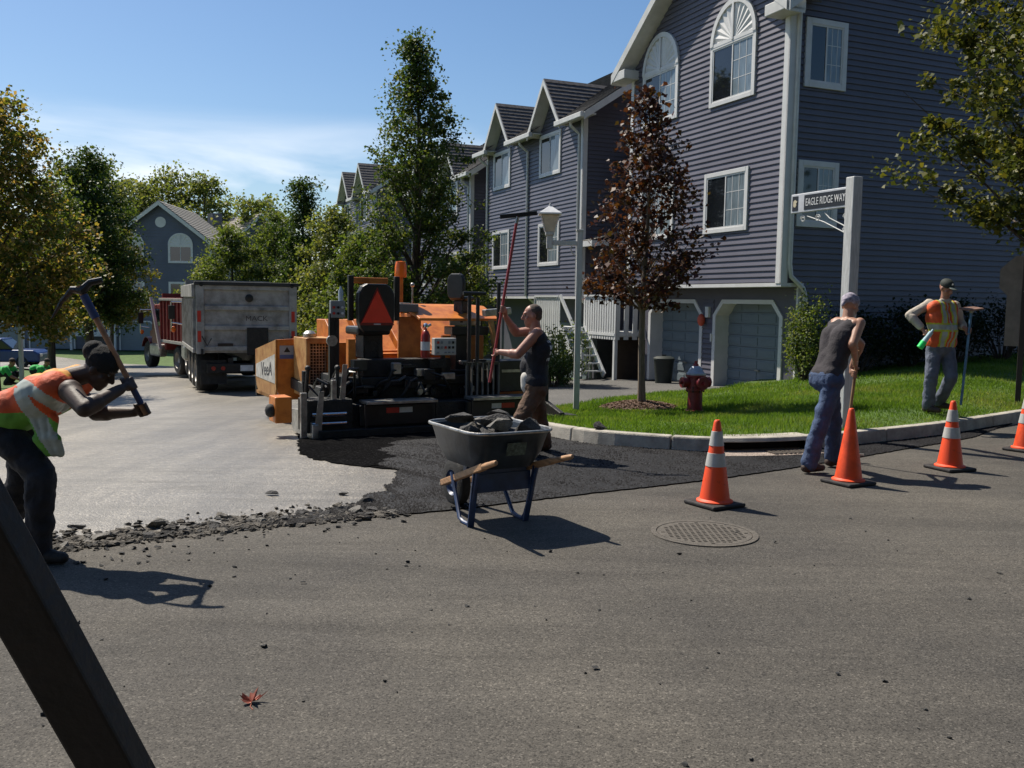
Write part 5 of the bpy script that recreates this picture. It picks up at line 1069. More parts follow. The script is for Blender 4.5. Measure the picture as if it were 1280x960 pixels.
# extinguisher, control boxes, rails
ex = MB().lathe([(0, 0), (.06, 0), (.065, .02), (.065, .3), (.045, .36), (.02, .38), (.02, .42), (0, .42)], (-.1, -.05, 1.0), None, 14).build('extinguisher', mat('extinguisher_red', (.3, .02, .015), .35), pv, True)
MB().lathe([(.0655, .1), (.066, .1), (.066, .22), (.0655, .22)], (-.1, -.05, 1.0), None, 14).build('label_band', M_WTAPE, ex); MB().bar((-.1, -.05, 1.42), (-.02, -.05, 1.46), .03).ball((-.1, -.05, 1.44), .04).build('valve', M_CHROME, ex)
cb = pbox('control_box', mat('control_panel_grey', (.42, .43, .42), .5, var=.08), (.01, -.12, 1.03), (.34, .0, 1.27), .01)
rn = random.Random(8)
for i in range(5):
    for j in range(3):
        if rn.random() < .75: MB().box((.06 + i * .057, -.125, 1.07 + j * .07), (.03, .012, .035 if j else .02)).build('switch', rn.choice([M_BLACK, M_RTAPE, M_BLACK, mat('grey_label', (.2, .22, .24), .5)]), cb)
MB().bar((.17, -.04, .74), (.17, -.04, 1.03), .05).build('stalk', M_BLACK, cb)
gp_ = pbox('gauge_panel', mat('gauge_grey', (.22, .24, .25), .5), (-1.39, .16, 1.54), (-1.19, .24, 1.77), .008)
for i in range(6): MB().cyl((-1.35 + (i % 3) * .06, .16, 1.6 + (i // 3) * .08), (-1.35 + (i % 3) * .06, .145, 1.6 + (i // 3) * .08), .018).build('knob', (M_RTAPE, M_BLACK, M_WTAPE)[i % 3], gp_)
MB().bar((-1.3, .2, .7), (-1.3, .2, 1.54), .06).build('stalk', M_BLACK, gp_)
MB().lathe([(0, 0), (.034, 0), (.034, .13), (.014, .18), (.014, .2), (0, .2)], pv.matrix_basis @ Vector((0, 0, 0)) if False else (0, 0, 0), None, 12).build('drink_bottle', mat('bottle_clear', (.4, .47, .5), .1), None, True, label='small clear drink bottle standing on the paver gauge panel', cat='bottle').location = Matrix.Translation(po) @ Matrix.Rotation(rad(28), 4, 'Z') @ Vector((-1.24, .2, 1.768))
MB().cyl((-1.37, .2, 1.23), (-1.37, .16, 1.23), .075, n=18).build('dial', M_STEEL, pv, True); MB().bar((-1.37, .2, .6), (-1.37, .2, 1.6), .07).build('dial_post', M_BLACK, pv)
for x, z1 in ((.5, 1.9), (.63, 1.85), (.96, 2.05)): MB().cyl((x, -.2, .45), (x, -.2, z1), .028).build('rail_post', M_BLACK, pv, True)
MB().cyl((.4, -.2, 1.9), (.75, -.2, 1.9), .028).build('rail', M_BLACK, pv, True)
for i in range(7): MB().bar((.4 + i * .085, -.33, .46), (.4 + i * .085, -.33, .93), .035, .02).build('fin', mat('fin_grey', (.13, .12, .11), .6, var=.3), pv, bev=.004)
MB().span((.36, -.345, .9), (.98, -.3, .94)).build('fin_bar', M_BLACK, pv)
pbox('right_locker', M_BLACK, (.95, -.25, .5), (1.4, .1, .95)); MB().span((1.0, -.256, .78), (1.3, -.25, .82)).build('locker_tape', M_STEEL, pv); pbox('orange_flap', M_ORANGE, (1.0, -.2, .44), (1.38, -.1, .6), .01)
# hopper wings with curved lower corner
for sx in (-1, 1):
    xo = 1.7 * sx
    prof = [(1.95, 1.17), (1.95, .42), (2.02, .3), (2.14, .25), (3.05, .25), (3.25, .38), (3.32, .52), (3.32, .96)]
    w = MB().prism(prof, lambda u, z, t: (t, u, z), xo, xo - .03 * sx).build('hopper_wing', M_YELLOW, pv)
    xi = 1.05 * sx; cr_ = [(xo, 1.17), (xo, .45), (xo - .05 * sx, .33), (xo - .16 * sx, .27), (xi, .27), (xi, 1.2)]
    MB().prism(cr_, lambda u, z, t: (u, t, z), 1.95, 1.98).build('wing_rear', M_ORANGE, w, bev=.008)
    MB().span((min(xo, xi), 1.98, .25), (max(xo, xi), 3.3, .3)).build('wing_floor', M_YELLOW, w)
    if sx < 0:
        MB().prism([(2.0, .95), (2.0, .5), (3.26, .52), (3.26, .72)], lambda u, z, t: (t, u, z), xo - .004, xo - .001).build('name_plate', mat('dirty_white', (.5, .47, .42), .6, var=.25, vs=8, bump=.1), w)
        letters('VeeA', .3, mat('faded_black', (.06, .055, .06), .6, var=.4, vs=20), w, (xo - .006, 2.55, .68), (0, -1, .06), (0, .05, 1), shear=.15, sx=1.1)
        MB().span((xo + .06, 1.942, .88), (xo + .27, 1.949, 1.08)).build('warning_decal', mat('decal_grey', (.3, .32, .36), .5), w); MB().span((xo + .06, 1.9405, .88), (xo + .27, 1.9415, .94)).build('warning_band', mat('decal_blue', (.08, .11, .25), .5), w); MB().prism([(xo + .12, .98), (xo + .22, .98), (xo + .17, 1.06)], lambda u, z, t: (u, t, z), 1.9405, 1.9415).build('warning_mark', M_BLACK, w)
MB().span((-1.7, 3.25, .2), (1.7, 3.32, .55)).build('hopper_front', M_GREASE, pv)
gr = MB().span((-1.44, 1.2, .36), (-1.39, 1.9, 1.22)).span((-1.08, 1.2, .36), (-1.0, 1.9, 1.22)).span((-1.39, 1.2, 1.14), (-1.08, 1.9, 1.22)).span((-1.39, 1.2, .36), (-1.08, 1.9, .42)).build('radiator_frame', M_YELLOW, pv, bev=.01)
MB().span((-1.39, 1.3, .42), (-1.08, 1.35, 1.14)).build('radiator_core', M_BLACK, gr)
g_ = MB()
for i in range(16): g_.bar((-1.39, 1.25, .44 + i * .044), (-1.08, 1.25, .44 + i * .044), .01)
for i in range(7): g_.bar((-1.37 + i * .045, 1.252, .42), (-1.37 + i * .045, 1.252, 1.14), .01)
g_.build('grille', M_STEEL, gr)
MB().lathe([(.1, 0), (.1, .07), (.06, .11), (0, .12)], (-1.25, 1.7, 1.2), None, 16).build('air_cap', M_STEEL, pv, True)
for sx in (-1, 1):                                                                                           # tracks
    tr = MB().prism([(.9, .02), (2.5, .02), (2.75, .2), (2.72, .5), (2.5, .62), (.95, .62), (.72, .45), (.72, .18)], lambda u, z, t: (t, u, z), sx * .82, sx * 1.12).build('track', M_RUBBER, pv, bev=.03)
    for k in range(4): MB().lathe([(0, -.02), (.2, -.02), (.2, .02), (0, .02)], (sx * 1.13, 1.05 + k * .45, .3), Matrix.Rotation(rad(90), 3, 'Y'), 16).build('roller', M_GREASE, tr)
    MB().bar((sx * 1.45, -.2, .4), (sx * 1.42, 2.6, .55), .1, .16).build('tow_arm', M_GREASE, pv, bev=.01)
    eg = MB().prism([(-.6, 0), (.35, 0), (.45, .1), (.45, .3), (-.1, .34), (-.6, .2)], lambda u, z, t: (t, u, z), sx * 1.78, sx * 1.86).build('end_gate', M_GREASE if sx > 0 else M_STEEL, pv, bev=.01)
    MB().bar((sx * 1.82, -.1, .3), (sx * 1.82, -.1, .72), .07).cyl((sx * 1.82, -.1, .6), (sx * 1.82, -.1, .85), .04).build('jack', M_GREASE, eg, bev=.005)
pbox('left_gate_plate', M_STEEL, (-1.98, -.5, .02), (-1.9, -.44, .6), .006); pbox('left_gate_plate', M_STEEL, (-1.56, -.45, .1), (-1.5, -.38, .75), .006); pbox('left_extension', M_GREASE, (-1.9, -.5, .08), (-1.3, -.05, .5), .01)
for z in (.2, .32): MB().cyl((-1.85, -.54, z), (-1.4, -.54, z), .028).build('extension_ram', M_CHROME, pv, True)
pbox('left_orange_guard', M_ORANGE, (-2.22, -.15, .18), (-2.0, .2, .52), .015); MB().ball((-2.26, -.05, .34), (.07, .09, .09)).build('bump_roller', M_RUBBER, pv, True)
for i in (1, 4): MB().cyl((-1.98 + i * .13, -.35 + .1 * (i % 2), .5), (-1.98 + i * .13, -.35, .78 + .1 * (i % 3)), .025).ball((-1.98 + i * .13, -.35, .8 + .1 * (i % 3)), .04).build('control_lever', M_GREASE, pv, True)
MB().prism([(-1.84, .02), (-1.74, .02), (-1.7, .62), (-1.76, .62)], lambda u, z, t: (u, t, z), -.57, -.55).build('gate_brace', M_STEEL, pv); MB().prism([(-1.5, .12), (-1.42, .12), (-1.36, .95), (-1.42, .95)], lambda u, z, t: (u, t, z), -.47, -.45).build('gate_brace', M_STEEL, pv)
pbox('right_end_shoe', M_GREASE, (1.58, -.5, .0), (2.14, -.2, .15), .02)
rn = random.Random(12); MH_ = M_GREASE
for i in range(22):                                                                                          # hydraulic hoses
    x0, x1 = rn.uniform(-1.6, 1.1), 0; x1 = x0 + rn.uniform(-.45, .45); z0, z1 = rn.uniform(.4, .62), rn.uniform(.45, .8); y = rn.uniform(-.25, .1)
    MB().tube([(x0, y, z0), (x0 + (x1 - x0) * .2, y - .1, z0 + .12), ((x0 + x1) / 2, y - .14, max(z0, z1) + rn.uniform(-.05, .1)), (x1, y - .05, z1 + .08), (x1, y + .15, z1 - .05)], .02, 7).build('hose', M_BLACK, pv, True)
for i in range(26): MB().box((rn.uniform(-1.1, 1.0), rn.uniform(-.15, .0), rn.uniform(.5, .95)), (rn.uniform(.06, .25), .1, rn.uniform(.05, .16)), (0, 0, rn.uniform(-.3, .3))).build('valve_block', rn.choice([M_GREASE, M_BLACK, M_GREASE, M_STEEL]), pv, bev=.008)
# ---- dump trucks
def dump_truck(label, loc, rz, boxm, blen, zlo, zhi, cabm, grav=True, cab_gap=.5, axles=(.75, 1.95, 3.1), red=False):
    t = thing('dump_truck', label, 'truck', loc, rz); W_ = 2.38; L_ = blen
    side = []
    for x in (0.0, W_): s = MB().span((x - .03 if x else 0, .06, zlo), (x if x else .05, L_, zhi)).build('box_side', boxm, t, bev=.006); side.append(s)
    for k in range(10):
        y = .15 + (L_ - .25) * k / 9; MB().span((-.055, y - .035, zlo + .08), (-.001, y + .035, zhi - (.35 if not red else .12))).build('rib', boxm, side[0], bev=.006)
    rm_ = boxm if not red else mat('truck_grey_rail', (.33, .31, .28), .6, var=.2); MB().span((-.07, .05, zhi - .32 if not red else zhi - .1), (-.001, L_, zhi - .02)).build('rail', rm_, side[0], bev=.008); MB().span((-.06, .05, zlo), (-.002, L_, zlo + .1)).build('rail', rm_, side[0], bev=.008)
    MB().span((.05, .08, zlo), (W_ - .03, L_, zlo + .08)).build('box_floor', M_GREASE, t); MB().span((.05, L_ - .06, zlo), (W_ - .03, L_, zhi + .15)).build('headboard', boxm, t)
    g = MB().span((.02, 0, zlo), (W_ - .02, .05, zhi - .06)).build('tailgate', boxm, t, bev=.006)
    hh = zhi - zlo
    for z in (zlo + .05, zlo + hh * .33, zlo + hh * .62, zhi - .14): MB().span((.2, -.06, z), (W_ - .2, -.001, z + .11)).build('gate_rib', boxm, g, bev=.012)
    for x in (.02, W_ - .2): MB().span((x, -.075, zlo - .02), (x + .18, -.0015, zhi)).build('gate_post', boxm, g, bev=.01)
    for x in (.045, W_ - .155):
        for z in (zlo + hh * .16, zlo + hh * .45): MB().span((x, -.081, z), (x + .08, -.076, z + hh * .16)).build('reflector', M_RTAPE, g)
    MB().span((W_ * .5 - .02, -.1, zlo - .05), (W_ * .5 + .48, -.062, zlo + hh * .37)).build('chute', M_GREASE, g, bev=.01)
    MB().lathe([(0, .03), (.075, .03), (.095, .02), (.095, 0)], (W_ * .52, -.002, zhi - .33), Matrix.Rotation(rad(90), 3, 'X'), 18).build('emblem', M_BLACK, g, True)
    if not red:
        letters('MACK', .17, mat('faded_lettering', (.05, .048, .05), .6, var=.5, vs=20), g, (W_ * .5 + .22, -.004, zlo + hh * .5), (1, 0, 0), (0, 0, 1), sx=1.1)
        MB().span((.5, -.065, zlo + .16), (.85, -.055, zlo + .23)).build('gate_plate', M_BLACK, g)
    for x in (.14, W_ - .14):
        MB().cyl((x, -.1, zhi - .02), (x, .1, zhi - .02), .05, n=10).build('gate_hinge', M_GREASE, g); MB().cyl((x, -.09, zlo - .02), (x, -.09, zlo + .1), .03, n=8).build('gate_latch', M_GREASE, g)
        MB().tube([(x, -.08, zlo + .4), (x + (.12 if x < 1 else -.12), -.1, zlo + .18), (x + (.22 if x < 1 else -.22), -.08, zlo + .35)], .012, 5).build('chain', M_GREASE, g, True)
    for x in (.4, .62, W_ - .62, W_ - .4): MB().cyl((x, -.005, .61), (x, -.03, .61), .05, n=14).build('tail_light', mat('tail_lens', (.3, .015, .012), .3), t, True)
    MB().span((W_ * .5 - .17, -.006, .54), (W_ * .5 + .13, -.001, .68)).build('number_plate', M_WTAPE, t)
    MB().span((-.02, -.1, zhi - .04), (W_ + .02, .08, zhi + .05)).build('tarp_roll', mat('dark_tarp', (.03, .03, .03), .8) if not red else M_GREASE, t, bev=.02)
    for x in (.75, 1.6): MB().span((x, .1, .55), (x + .12, L_ + 3.2, .85)).build('frame_rail', M_GREASE, t)
    MB().span((.25, .0, .5), (W_ - .25, .12, .72)).build('rear_bumper', M_GREASE, t, bev=.01)
    for x in (.12, W_ - .72): MB().span((x, .15, .22), (x + .6, .17, .8)).build('mudflap', M_RUBBER, t)
    for y in axles:
        for x in (.3, W_ - .3): wheel(t, (x, y, .5), .5, .5, rimm=mat('pale_rim', (.3, .28, .26), .5, metal=.4))
        MB().cyl((.4, y, .5), (W_ - .4, y, .5), .09).build('axle', M_GREASE, t)
    yc = L_ + cab_gap
    cb = MB().prism([(yc, .75), (yc + 1.7, .75), (yc + 1.65, 1.6), (yc + 1.35, 2.35), (yc + .05, 2.4)], lambda u, z, q: (q, u, z), .2, W_ - .2).build('cab', cabm, t, bev=.05)
    MB().span((.192, yc + .45, 1.6), (.199, yc + 1.35, 2.2)).build('cab_window', M_GLASS, cb)
    MB().prism([(yc + 1.68, .7), (yc + 3.0, .7), (yc + 3.0, 1.35), (yc + 1.68, 1.6)], lambda u, z, q: (q, u, z), .5, W_ - .5).build('hood', cabm, t, bev=.06)
    for x in (.35, W_ - .35):
        wheel(t, (x, yc + 2.2, .5), .5, .34, rimm=mat('pale_rim', (.3, .28, .26), .5, metal=.4))
        fn = MB(); k = 8; pts = [(yc + 2.2 + .62 * math.cos(math.pi * i / k), .52 + .62 * math.sin(math.pi * i / k)) for i in range(k + 1)]
        for a, b in zip(pts, pts[1:]): fn.bar((x, a[0], a[1]), (x, b[0], b[1]), .42, .03)
        fn.build('fender', cabm, t, bev=.005)
    MB().cyl((.05, yc + 1.4, 1.5), (-.25, yc + 1.45, 1.55), .02).cyl((-.25, yc + 1.45, 1.3), (-.25, yc + 1.45, 2.15), .02).cyl((.15, yc + 1.4, 2.15), (-.25, yc + 1.45, 2.15), .02).build('mirror_bracket', M_CHROME, cb, True)
    MB().span((-.33, yc + 1.4, 1.65), (-.15, yc + 1.46, 2.05)).build('mirror', M_BLACK, cb, bev=.01); MB().ball((-.2, yc + 1.45, 1.35), (.07, .05, .09)).build('marker_lamp', mat('amber_lens', (.9, .17, .015), .25), cb, True)
    MB().span((.0, yc + .1, .5), (.3, yc + 1.3, .95)).build('fuel_tank', M_STEEL, t, bev=.08)
    return t
M_ALU = mat('dusty_aluminium', (.36, .35, .335), .6, metal=.1, vs=3.5, bump=.25, bs=9, col2=(.15, .145, .135), ramp=(.3, .6))
M_DRED = mat('dark_red_paint', (.2, .03, .028), .45, var=.25, vs=3, bump=.05)
rl = Vector((-7.49, 21.85, 0)); rl.z = gz(-7.0, 22.6)
dump_truck('silver dump truck with ribbed tailgate and dark underside waiting ahead of the paver', rl, A, M_ALU, 4.2, .98, 2.62, mat('cab_black', (.02, .022, .028), .3), axles=(.8, 1.95, 3.1), cab_gap=.15)
rr = Vector((-10.1, 29.5, 0)); rr.z = gz(rr.x, rr.y)
rt_ = dump_truck('dark red dump truck parked beyond the silver one', rr, A + rad(14), M_DRED, 3.7, 1.05, 2.6, M_DRED, axles=(.9, 2.1), cab_gap=.2, red=True)
MB().bar((-.12, 3.4, .8), (-.16, 4.3, 2.6), .09).build('tarp_arm', mat('pale_arm', (.5, .42, .4), .5), rt_)
# ---- parked car at the far left
c0 = gp(-2, 47); car = thing('parked_car', 'dark blue car parked by the back garages behind the maple', 'car', c0, rad(8))
MB().prism([(-2.2, .3), (2.2, .3), (2.2, .75), (1.9, .9), (-2.1, .95), (-2.25, .7)], lambda u, z, t: (u, t, z), -.85, .85).build('body', mat('blue_car_paint', (.02, .045, .16), .25, var=.05), car, bev=.08)
MB().prism([(-1.7, .93), (1.0, .9), (.4, 1.42), (-1.2, 1.45)], lambda u, z, t: (u, t, z), -.75, .75).build('cabin', M_GLASS, car, bev=.05)
MB().prism([(-1.22, 1.44), (.42, 1.41), (.38, 1.46), (-1.18, 1.49)], lambda u, z, t: (u, t, z), -.7, .7).build('roof', MATS['blue_car_paint'], car, bev=.02)
for x in (-1.35, 1.35):
    for y in (-.75, .75): wheel(car, (x, y, .32), .32, .2, axis=(0, 1, 0))
for y in (-.6, .6): MB().box((2.2, y, .65), (.06, .3, .14)).build('headlight', M_WTAPE, car, bev=.02)
# ================================================================ street things
def cone(label, px, py, collars, rz, dirt=0):
    p = ground_at(px, py); t = thing('traffic_cone', label, 'traffic cone', (p.x, p.y, gz(p.x, p.y) + .002), rz, None)
    MB().box((0, 0, .017), (.36, .36, .034)).build('base', mat('cone_rubber', (.022, .02, .02), .75, var=.4, vs=15, bump=.2), t, bev=.012)
    R = lambda z: .128 - (.128 - .026) * (z - .03) / .68
    m = mat('cone_orange', (.78, .075, .014), .5, var=.2, vs=7, bump=.05) if not dirt else mat('cone_orange_dirty', (.82, .075, .015), .55, var=.3, vs=14, col2=(.38, .035, .012), ramp=(.28, .42))
    MB().lathe([(.15, .03), (.15, .045), (.13, .055), (R(.06), .06), (R(.69), .69), (R(.71) - .002, .705), (.018, .712), (0, .708)], n=32).build('body', m, t, True)
    if collars:
        for a, b, mm in ((.33, .44, 'grey'), (.5, .62, 'white')):
            MB().lathe([(R(a) + .001, a), (R(a) + .004, a + .001), (R(b) + .004, b - .001), (R(b) + .001, b)], n=32).build('reflective_collar', mat('cone_collar', (.42, .41, .39), .45, var=.14, vs=12), t, True)
    return t
cone('orange cone with two grey reflective collars beside the manhole cover', 893, 632, True, .55, 1)
cone('plain orange cone without collars in front of the head scarf man', 1060, 605, False, .5)
cone('orange cone with two grey collars before the kerb and the vest man', 1187, 587, True, .35, 1)
cone('orange cone with pale collars by the kerb, cut by the picture edge', 1281, 564, True, .6)
# fire hydrant
hp = at(868, 519, 14.75); hz_ = lz(hp.x, hp.y); hy = thing('fire_hydrant', 'dark red fire hydrant with silver bonnet standing on the lawn', 'fire hydrant', (hp.x, hp.y, hz_ - .02), rad(20))
M_HR = mat('hydrant_red', (.2, .018, .022), .45, var=.3, vs=9, bump=.15); M_HS = mat('hydrant_silver', (.34, .37, .42), .4, metal=.3, var=.2)
MB().lathe([(0, 0), (.16, 0), (.16, .05), (.12, .06), (.115, .36), (.15, .37), (.15, .41), (.14, .42), (.14, .58), (.16, .59), (.16, .62), (0, .62)], n=24).build('barrel', M_HR, hy, True)
MB().lathe([(.155, .62), (.155, .645), (.13, .66), (.1, .72), (.06, .76), (0, .77)], n=24).build('bonnet', M_HS, hy, True); MB().lathe([(0, .76), (.05, .76), (.045, .79), (.03, .8), (.03, .84), (0, .84)], n=6).build('operating_nut', M_HR, hy)
for v, r in (((-1, 0, 0), .085), ((1, 0, 0), .085), ((0, -1, 0), .1)):
    v = Vector(v); c_ = Vector((0, 0, .5)); n_o = MB().cyl(c_ + v * .1, c_ + v * .2, r * .8).cyl(c_ + v * .19, c_ + v * .25, r, n=14).cyl(c_ + v * .25, c_ + v * .29, .03, n=5); n_o.build('nozzle_cap', M_HR, hy, True)
for k in range(8): a = k * math.pi / 4; MB().cyl((.14 * math.cos(a), .14 * math.sin(a), .345), (.14 * math.cos(a), .14 * math.sin(a), .43), .012, n=6).build('bolt', M_GREASE, hy)
# lamp post with lantern on an arm
lp = at(720, 516, 15.2); lp.z = lz(lp.x, lp.y); la = thing('street_lamp', 'white square lamp post carrying a lantern on a short side arm', 'street lamp', lp, 0)
zt = lambda py: at(720, py, 15.2).z - lp.z
MB().span((-.048, -.048, -.05), (.048, .048, zt(289))).build('post', M_POST, la, bev=.008); MB().box((0, 0, zt(289) + .015), (.12, .12, .03)).build('post_cap', M_POST, la, bev=.006)
za = zt(304); MB().span((-.5, -.035, za - .04), (-.048, .035, za + .04)).build('arm', M_POST, la, bev=.006); MB().span((-.54, -.05, za - .1), (-.44, .05, za + .12)).build('arm_block', M_POST, la, bev=.01)
MB().tube([(-.05, 0, za - .2), (-.12, 0, za - .16), (-.15, 0, za - .08), (-.12, 0, za - .05)], .012, 6).build('scroll', M_POST, la, True)
lx, z0 = -.49, za + .12; ln = MB()
MB().box((lx, 0, z0 + .03), (.14, .14, .06)).build('lantern_base', M_POST, la, bev=.01)
lb_ = MB().box((lx, 0, z0 + .19), (.15, .15, .26), taper=(1.9, 1.9)).build('lantern_glass', mat('lantern_glass', (.55, .5, .42), .25, var=.15, vs=9), la)
fr = MB()
for i in (-1, 1):
    for j in (-1, 1): fr.bar((lx + i * .075, j * .075, z0 + .06), (lx + i * .1425, j * .1425, z0 + .32), .014)
fr.build('lantern_bars', M_POST, lb_); MB().box((lx, 0, z0 + .34), (.37, .37, .03)).box((lx, 0, z0 + .41), (.36, .36, .12), taper=(.12, .12)).build('lantern_roof', mat('lantern_white', (.7, .7, .69), .3), la, bev=.006); MB().lathe([(0, 0), (.02, 0), (.024, .02), (.01, .05), (0, .055)], (lx, 0, z0 + .465)).build('finial', M_POST, la, True)
# street name sign
sp_ = at(1053, 545, 11.45); sp_.z = lz(sp_.x, sp_.y); sg = thing('street_sign', 'white timber post with hanging black and white street name board', 'street sign', sp_, A)
zs_ = lambda py: at(1053, py, 11.45).z - sp_.z
ph = zs_(221); MB().span((-.07, -.07, -.1), (.07, .07, ph)).build('post', M_POST, sg, bev=.01)
z1, z0 = zs_(232), zs_(258)
bd_ = MB().span((-.025, .07, z0), (.025, 1.12, z1)).build('board', mat('sign_board_white', (.5, .51, .54), .5, var=.1), sg, bev=.01)
MB().span((-.029, .085, z0 + .03), (-.0255, .86, z1 - .03)).build('name_panel', mat('sign_black', (.012, .012, .016), .4), bd_); MB().span((-.029, .98, z0 + .03), (-.0255, 1.09, z1 - .03)).build('emblem_panel', MATS['sign_black'], bd_)
M_LET = mat('sign_lettering', (.62, .62, .62), .5, var=.05)
letters('EAGLE RIDGE WAY', .135, M_LET, bd_, (-.031, .47, (z0 + z1) / 2 - .004), (0, -1, 0), (0, 0, 1), sx=.62)
em = [(-.035, -.02), (-.03, .03), (.0, .05), (.03, .03), (.045, .02), (.02, .0), (.03, -.02), (.01, -.05), (-.02, -.045)]
MB().prism(em, lambda u, z, t: (t, 1.035 - u, (z0 + z1) / 2 + z), -.033, -.0292).build('emblem', mat('emblem_cream', (.55, .48, .33), .5), bd_)
def curl(cx, cz, r, tn, s=1, st=0): return [(0, cx + r * (1 - .7 * k / 14) * math.cos(st + s * k / 14 * tn), cz + r * (1 - .7 * k / 14) * math.sin(st + s * k / 14 * tn)) for k in range(15)]
zb_ = z0 - .03
for pts in ([(0, .07, zb_ - .3), (0, .5, zb_ - .12), (0, .82, zb_ - .02)], [(0, .07, zb_ - .22), (0, .4, zb_ - .08), (0, .5, zb_)], curl(.9, zb_ - .05, .05, 9), curl(.62, zb_ - .06, .05, 9, -1, 3), curl(.12, zb_ - .08, .045, 9), curl(.12, zb_ - .22, .045, 9, -1)): MB().tube(pts, .008, 6).build('scroll', M_POST, sg, True)
# stop sign seen from behind with its post
ss = at(1274, 470, 14.4); ss.z = lz(ss.x, ss.y); sn = thing('stop_sign', 'back of an octagonal stop sign with plate below on a dark post', 'sign', ss, rad(-28))
zq = lambda py: at(1270, py, 14.4).z - ss.z
MB().span((-.04, -.03, -.1), (.04, .03, zq(300))).build('post', mat('dark_post', (.03, .022, .02), .6), sn, bev=.005)
M_BACKS = mat('sign_back_aluminium', (.22, .19, .175), .5, metal=.4, var=.15); r = .38; zc = zq(348)
MB().prism([(r * math.cos(math.pi / 8 + k * math.pi / 4), r * math.sin(math.pi / 8 + k * math.pi / 4)) for k in range(8)], lambda u, z, t: (u - .0, t, zc + z), .032, .036).build('octagon', M_BACKS, sn)
MB().span((-.24, .033, zq(433)), (.22, .037, zq(363))).build('lower_plate', M_BACKS, sn); MB().cyl((0, -.04, zc + .2), (0, .04, zc + .2), .012).cyl((0, -.04, zc - .2), (0, .04, zc - .2), .012).build('bolt', M_STEEL, sn)
# white post at far left, bin by the garage
wp = gp(25, 26); MB().span((-.05, -.05, -.05), (.05, .05, 2.7)).box((0, 0, 2.73), (.14, .14, .06)).box((0, 0, 2.8), (.12, .12, .08), taper=(.2, .2)).build('white_post', M_POST, None, bev=.008, label='slim white post standing under the orange maple', cat='post').location = wp
bn = thing('rubbish_bin', 'dark lidded rubbish bin standing in front of the left garage door', 'bin', hl(.35, 5.1, ZG), .3)
MB().lathe([(0, 0), (.22, 0), (.27, .62), (.28, .64), (0, .64)], n=20).build('body', mat('bin_dark', (.014, .02, .018), .6), bn, True); MB().lathe([(.29, .63), (.29, .67), (.2, .72), (0, .73)], n=20).build('lid', MATS['bin_dark'], bn, True); MB().bar((-.06, 0, .75), (.06, 0, .75), .03).build('handle', M_BLACK, bn)
# ---- wheelbarrow
wb = thing('wheelbarrow', 'dark blue wheelbarrow with wooden handles loaded with broken asphalt', 'wheelbarrow', (-.17, 6.95, 0), rad(30))
M_WBT = mat('wheelbarrow_tray', (.028, .038, .052), .4, metal=.2, var=.35, vs=7, bump=.1, bs=20); M_WBF = mat('wheelbarrow_blue', (.02, .042, .11), .45, var=.3, vs=8)
def rrect(w, l, r, z, cy, n=6):
    o_ = []
    for sx, sy, a0 in ((1, 1, 0), (-1, 1, 90), (-1, -1, 180), (1, -1, 270)):
        for k in range(n + 1): a = rad(a0 + 90 * k / n); o_.append(Vector((sx * (w - r) + r * math.cos(a), cy + sy * (l - r) + r * math.sin(a), z)))
    return o_
rings = [rrect(.34, .44, .14, .72, 0), rrect(.325, .425, .14, .7, 0), rrect(.29, .37, .12, .55, .0), rrect(.24, .3, .1, .44, .0), rrect(.02, .03, .01, .43, 0)]
inner = [rrect(.02, .03, .01, .445, 0), rrect(.23, .29, .1, .455, 0), rrect(.278, .358, .12, .56, 0), rrect(.313, .413, .14, .712, 0), rings[0]]
mb = MB()
for rg_ in (rings, inner):
    n = len(rg_[0])
    for a, b in zip(rg_, rg_[1:]):
        mb.add(a + b, [(k, (k + 1) % n, n + (k + 1) % n, n + k) for k in range(n)])
ty = mb.build('tray', M_WBT, wb, True)
rim = rings[0] + [rings[0][0]]; MB().tube(rim, .012, 8, caps=False).build('rim', M_STEEL, ty, True)
letters('JACKSON', .05, mat('tray_decal', (.4, .4, .38), .5), ty, (-.308, .05, .58), (0, -1, 0), (-.2, 0, 1), sx=.8) if False else MB().box((.0, -.418, .6), (.16, .003, .1), (.27, 0, 0)).build('badge', mat('tray_badge', (.06, .085, .07), .4, var=.6, vs=40), ty)
M_HAN = mat('handle_wood', (.36, .2, .1), .6, var=.3, vs=9, bump=.2, bs=40, stretch=(6, 1, 6))
for s in (-1, 1):
    g0, g1, f_ = Vector((s * .31, -.68, .565)), Vector((s * .285, -.46, .5)), Vector((s * .13, .52, .2))
    hn = MB().bar(g1, f_, .045, .05).build('handle', M_HAN, wb, bev=.006); MB().tube([g0, g0.lerp(g1, .1), g1], [.014, .02, .024], 10).build('grip', M_HAN, hn, True)
    lg = MB().tube([Vector((s * .2, .22, .34)), Vector((s * .23, .02, .03)), Vector((s * .23, -.05, .012)), Vector((s * .23, -.13, .012)), Vector((s * .235, -.16, .05)), Vector((s * .25, -.3, .43))], [.016] * 6, 8).build('leg', M_WBF, wb, True)
    MB().bar((s * .235, -.17, .0), (s * .25, -.28, .44), .05, .012).build('leg_plate', M_WBF, lg)
MB().span((-.235, -.235, .26), (.235, -.22, .4)).build('cross_brace', M_WBF, wb, bev=.004); MB().bar((-.2, 0, .41), (.2, 0, .41), .05).build('riser', M_WBF, wb); MB().bar((-.2, -.2, .42), (.2, -.2, .42), .06, .06).build('riser', M_WBF, wb)
wheel(wb, (0, .54, .19), .19, .09, rimm=M_WBF)
MB().cyl((-.15, .54, .19), (.15, .54, .19), .012).build('axle', M_STEEL, wb)
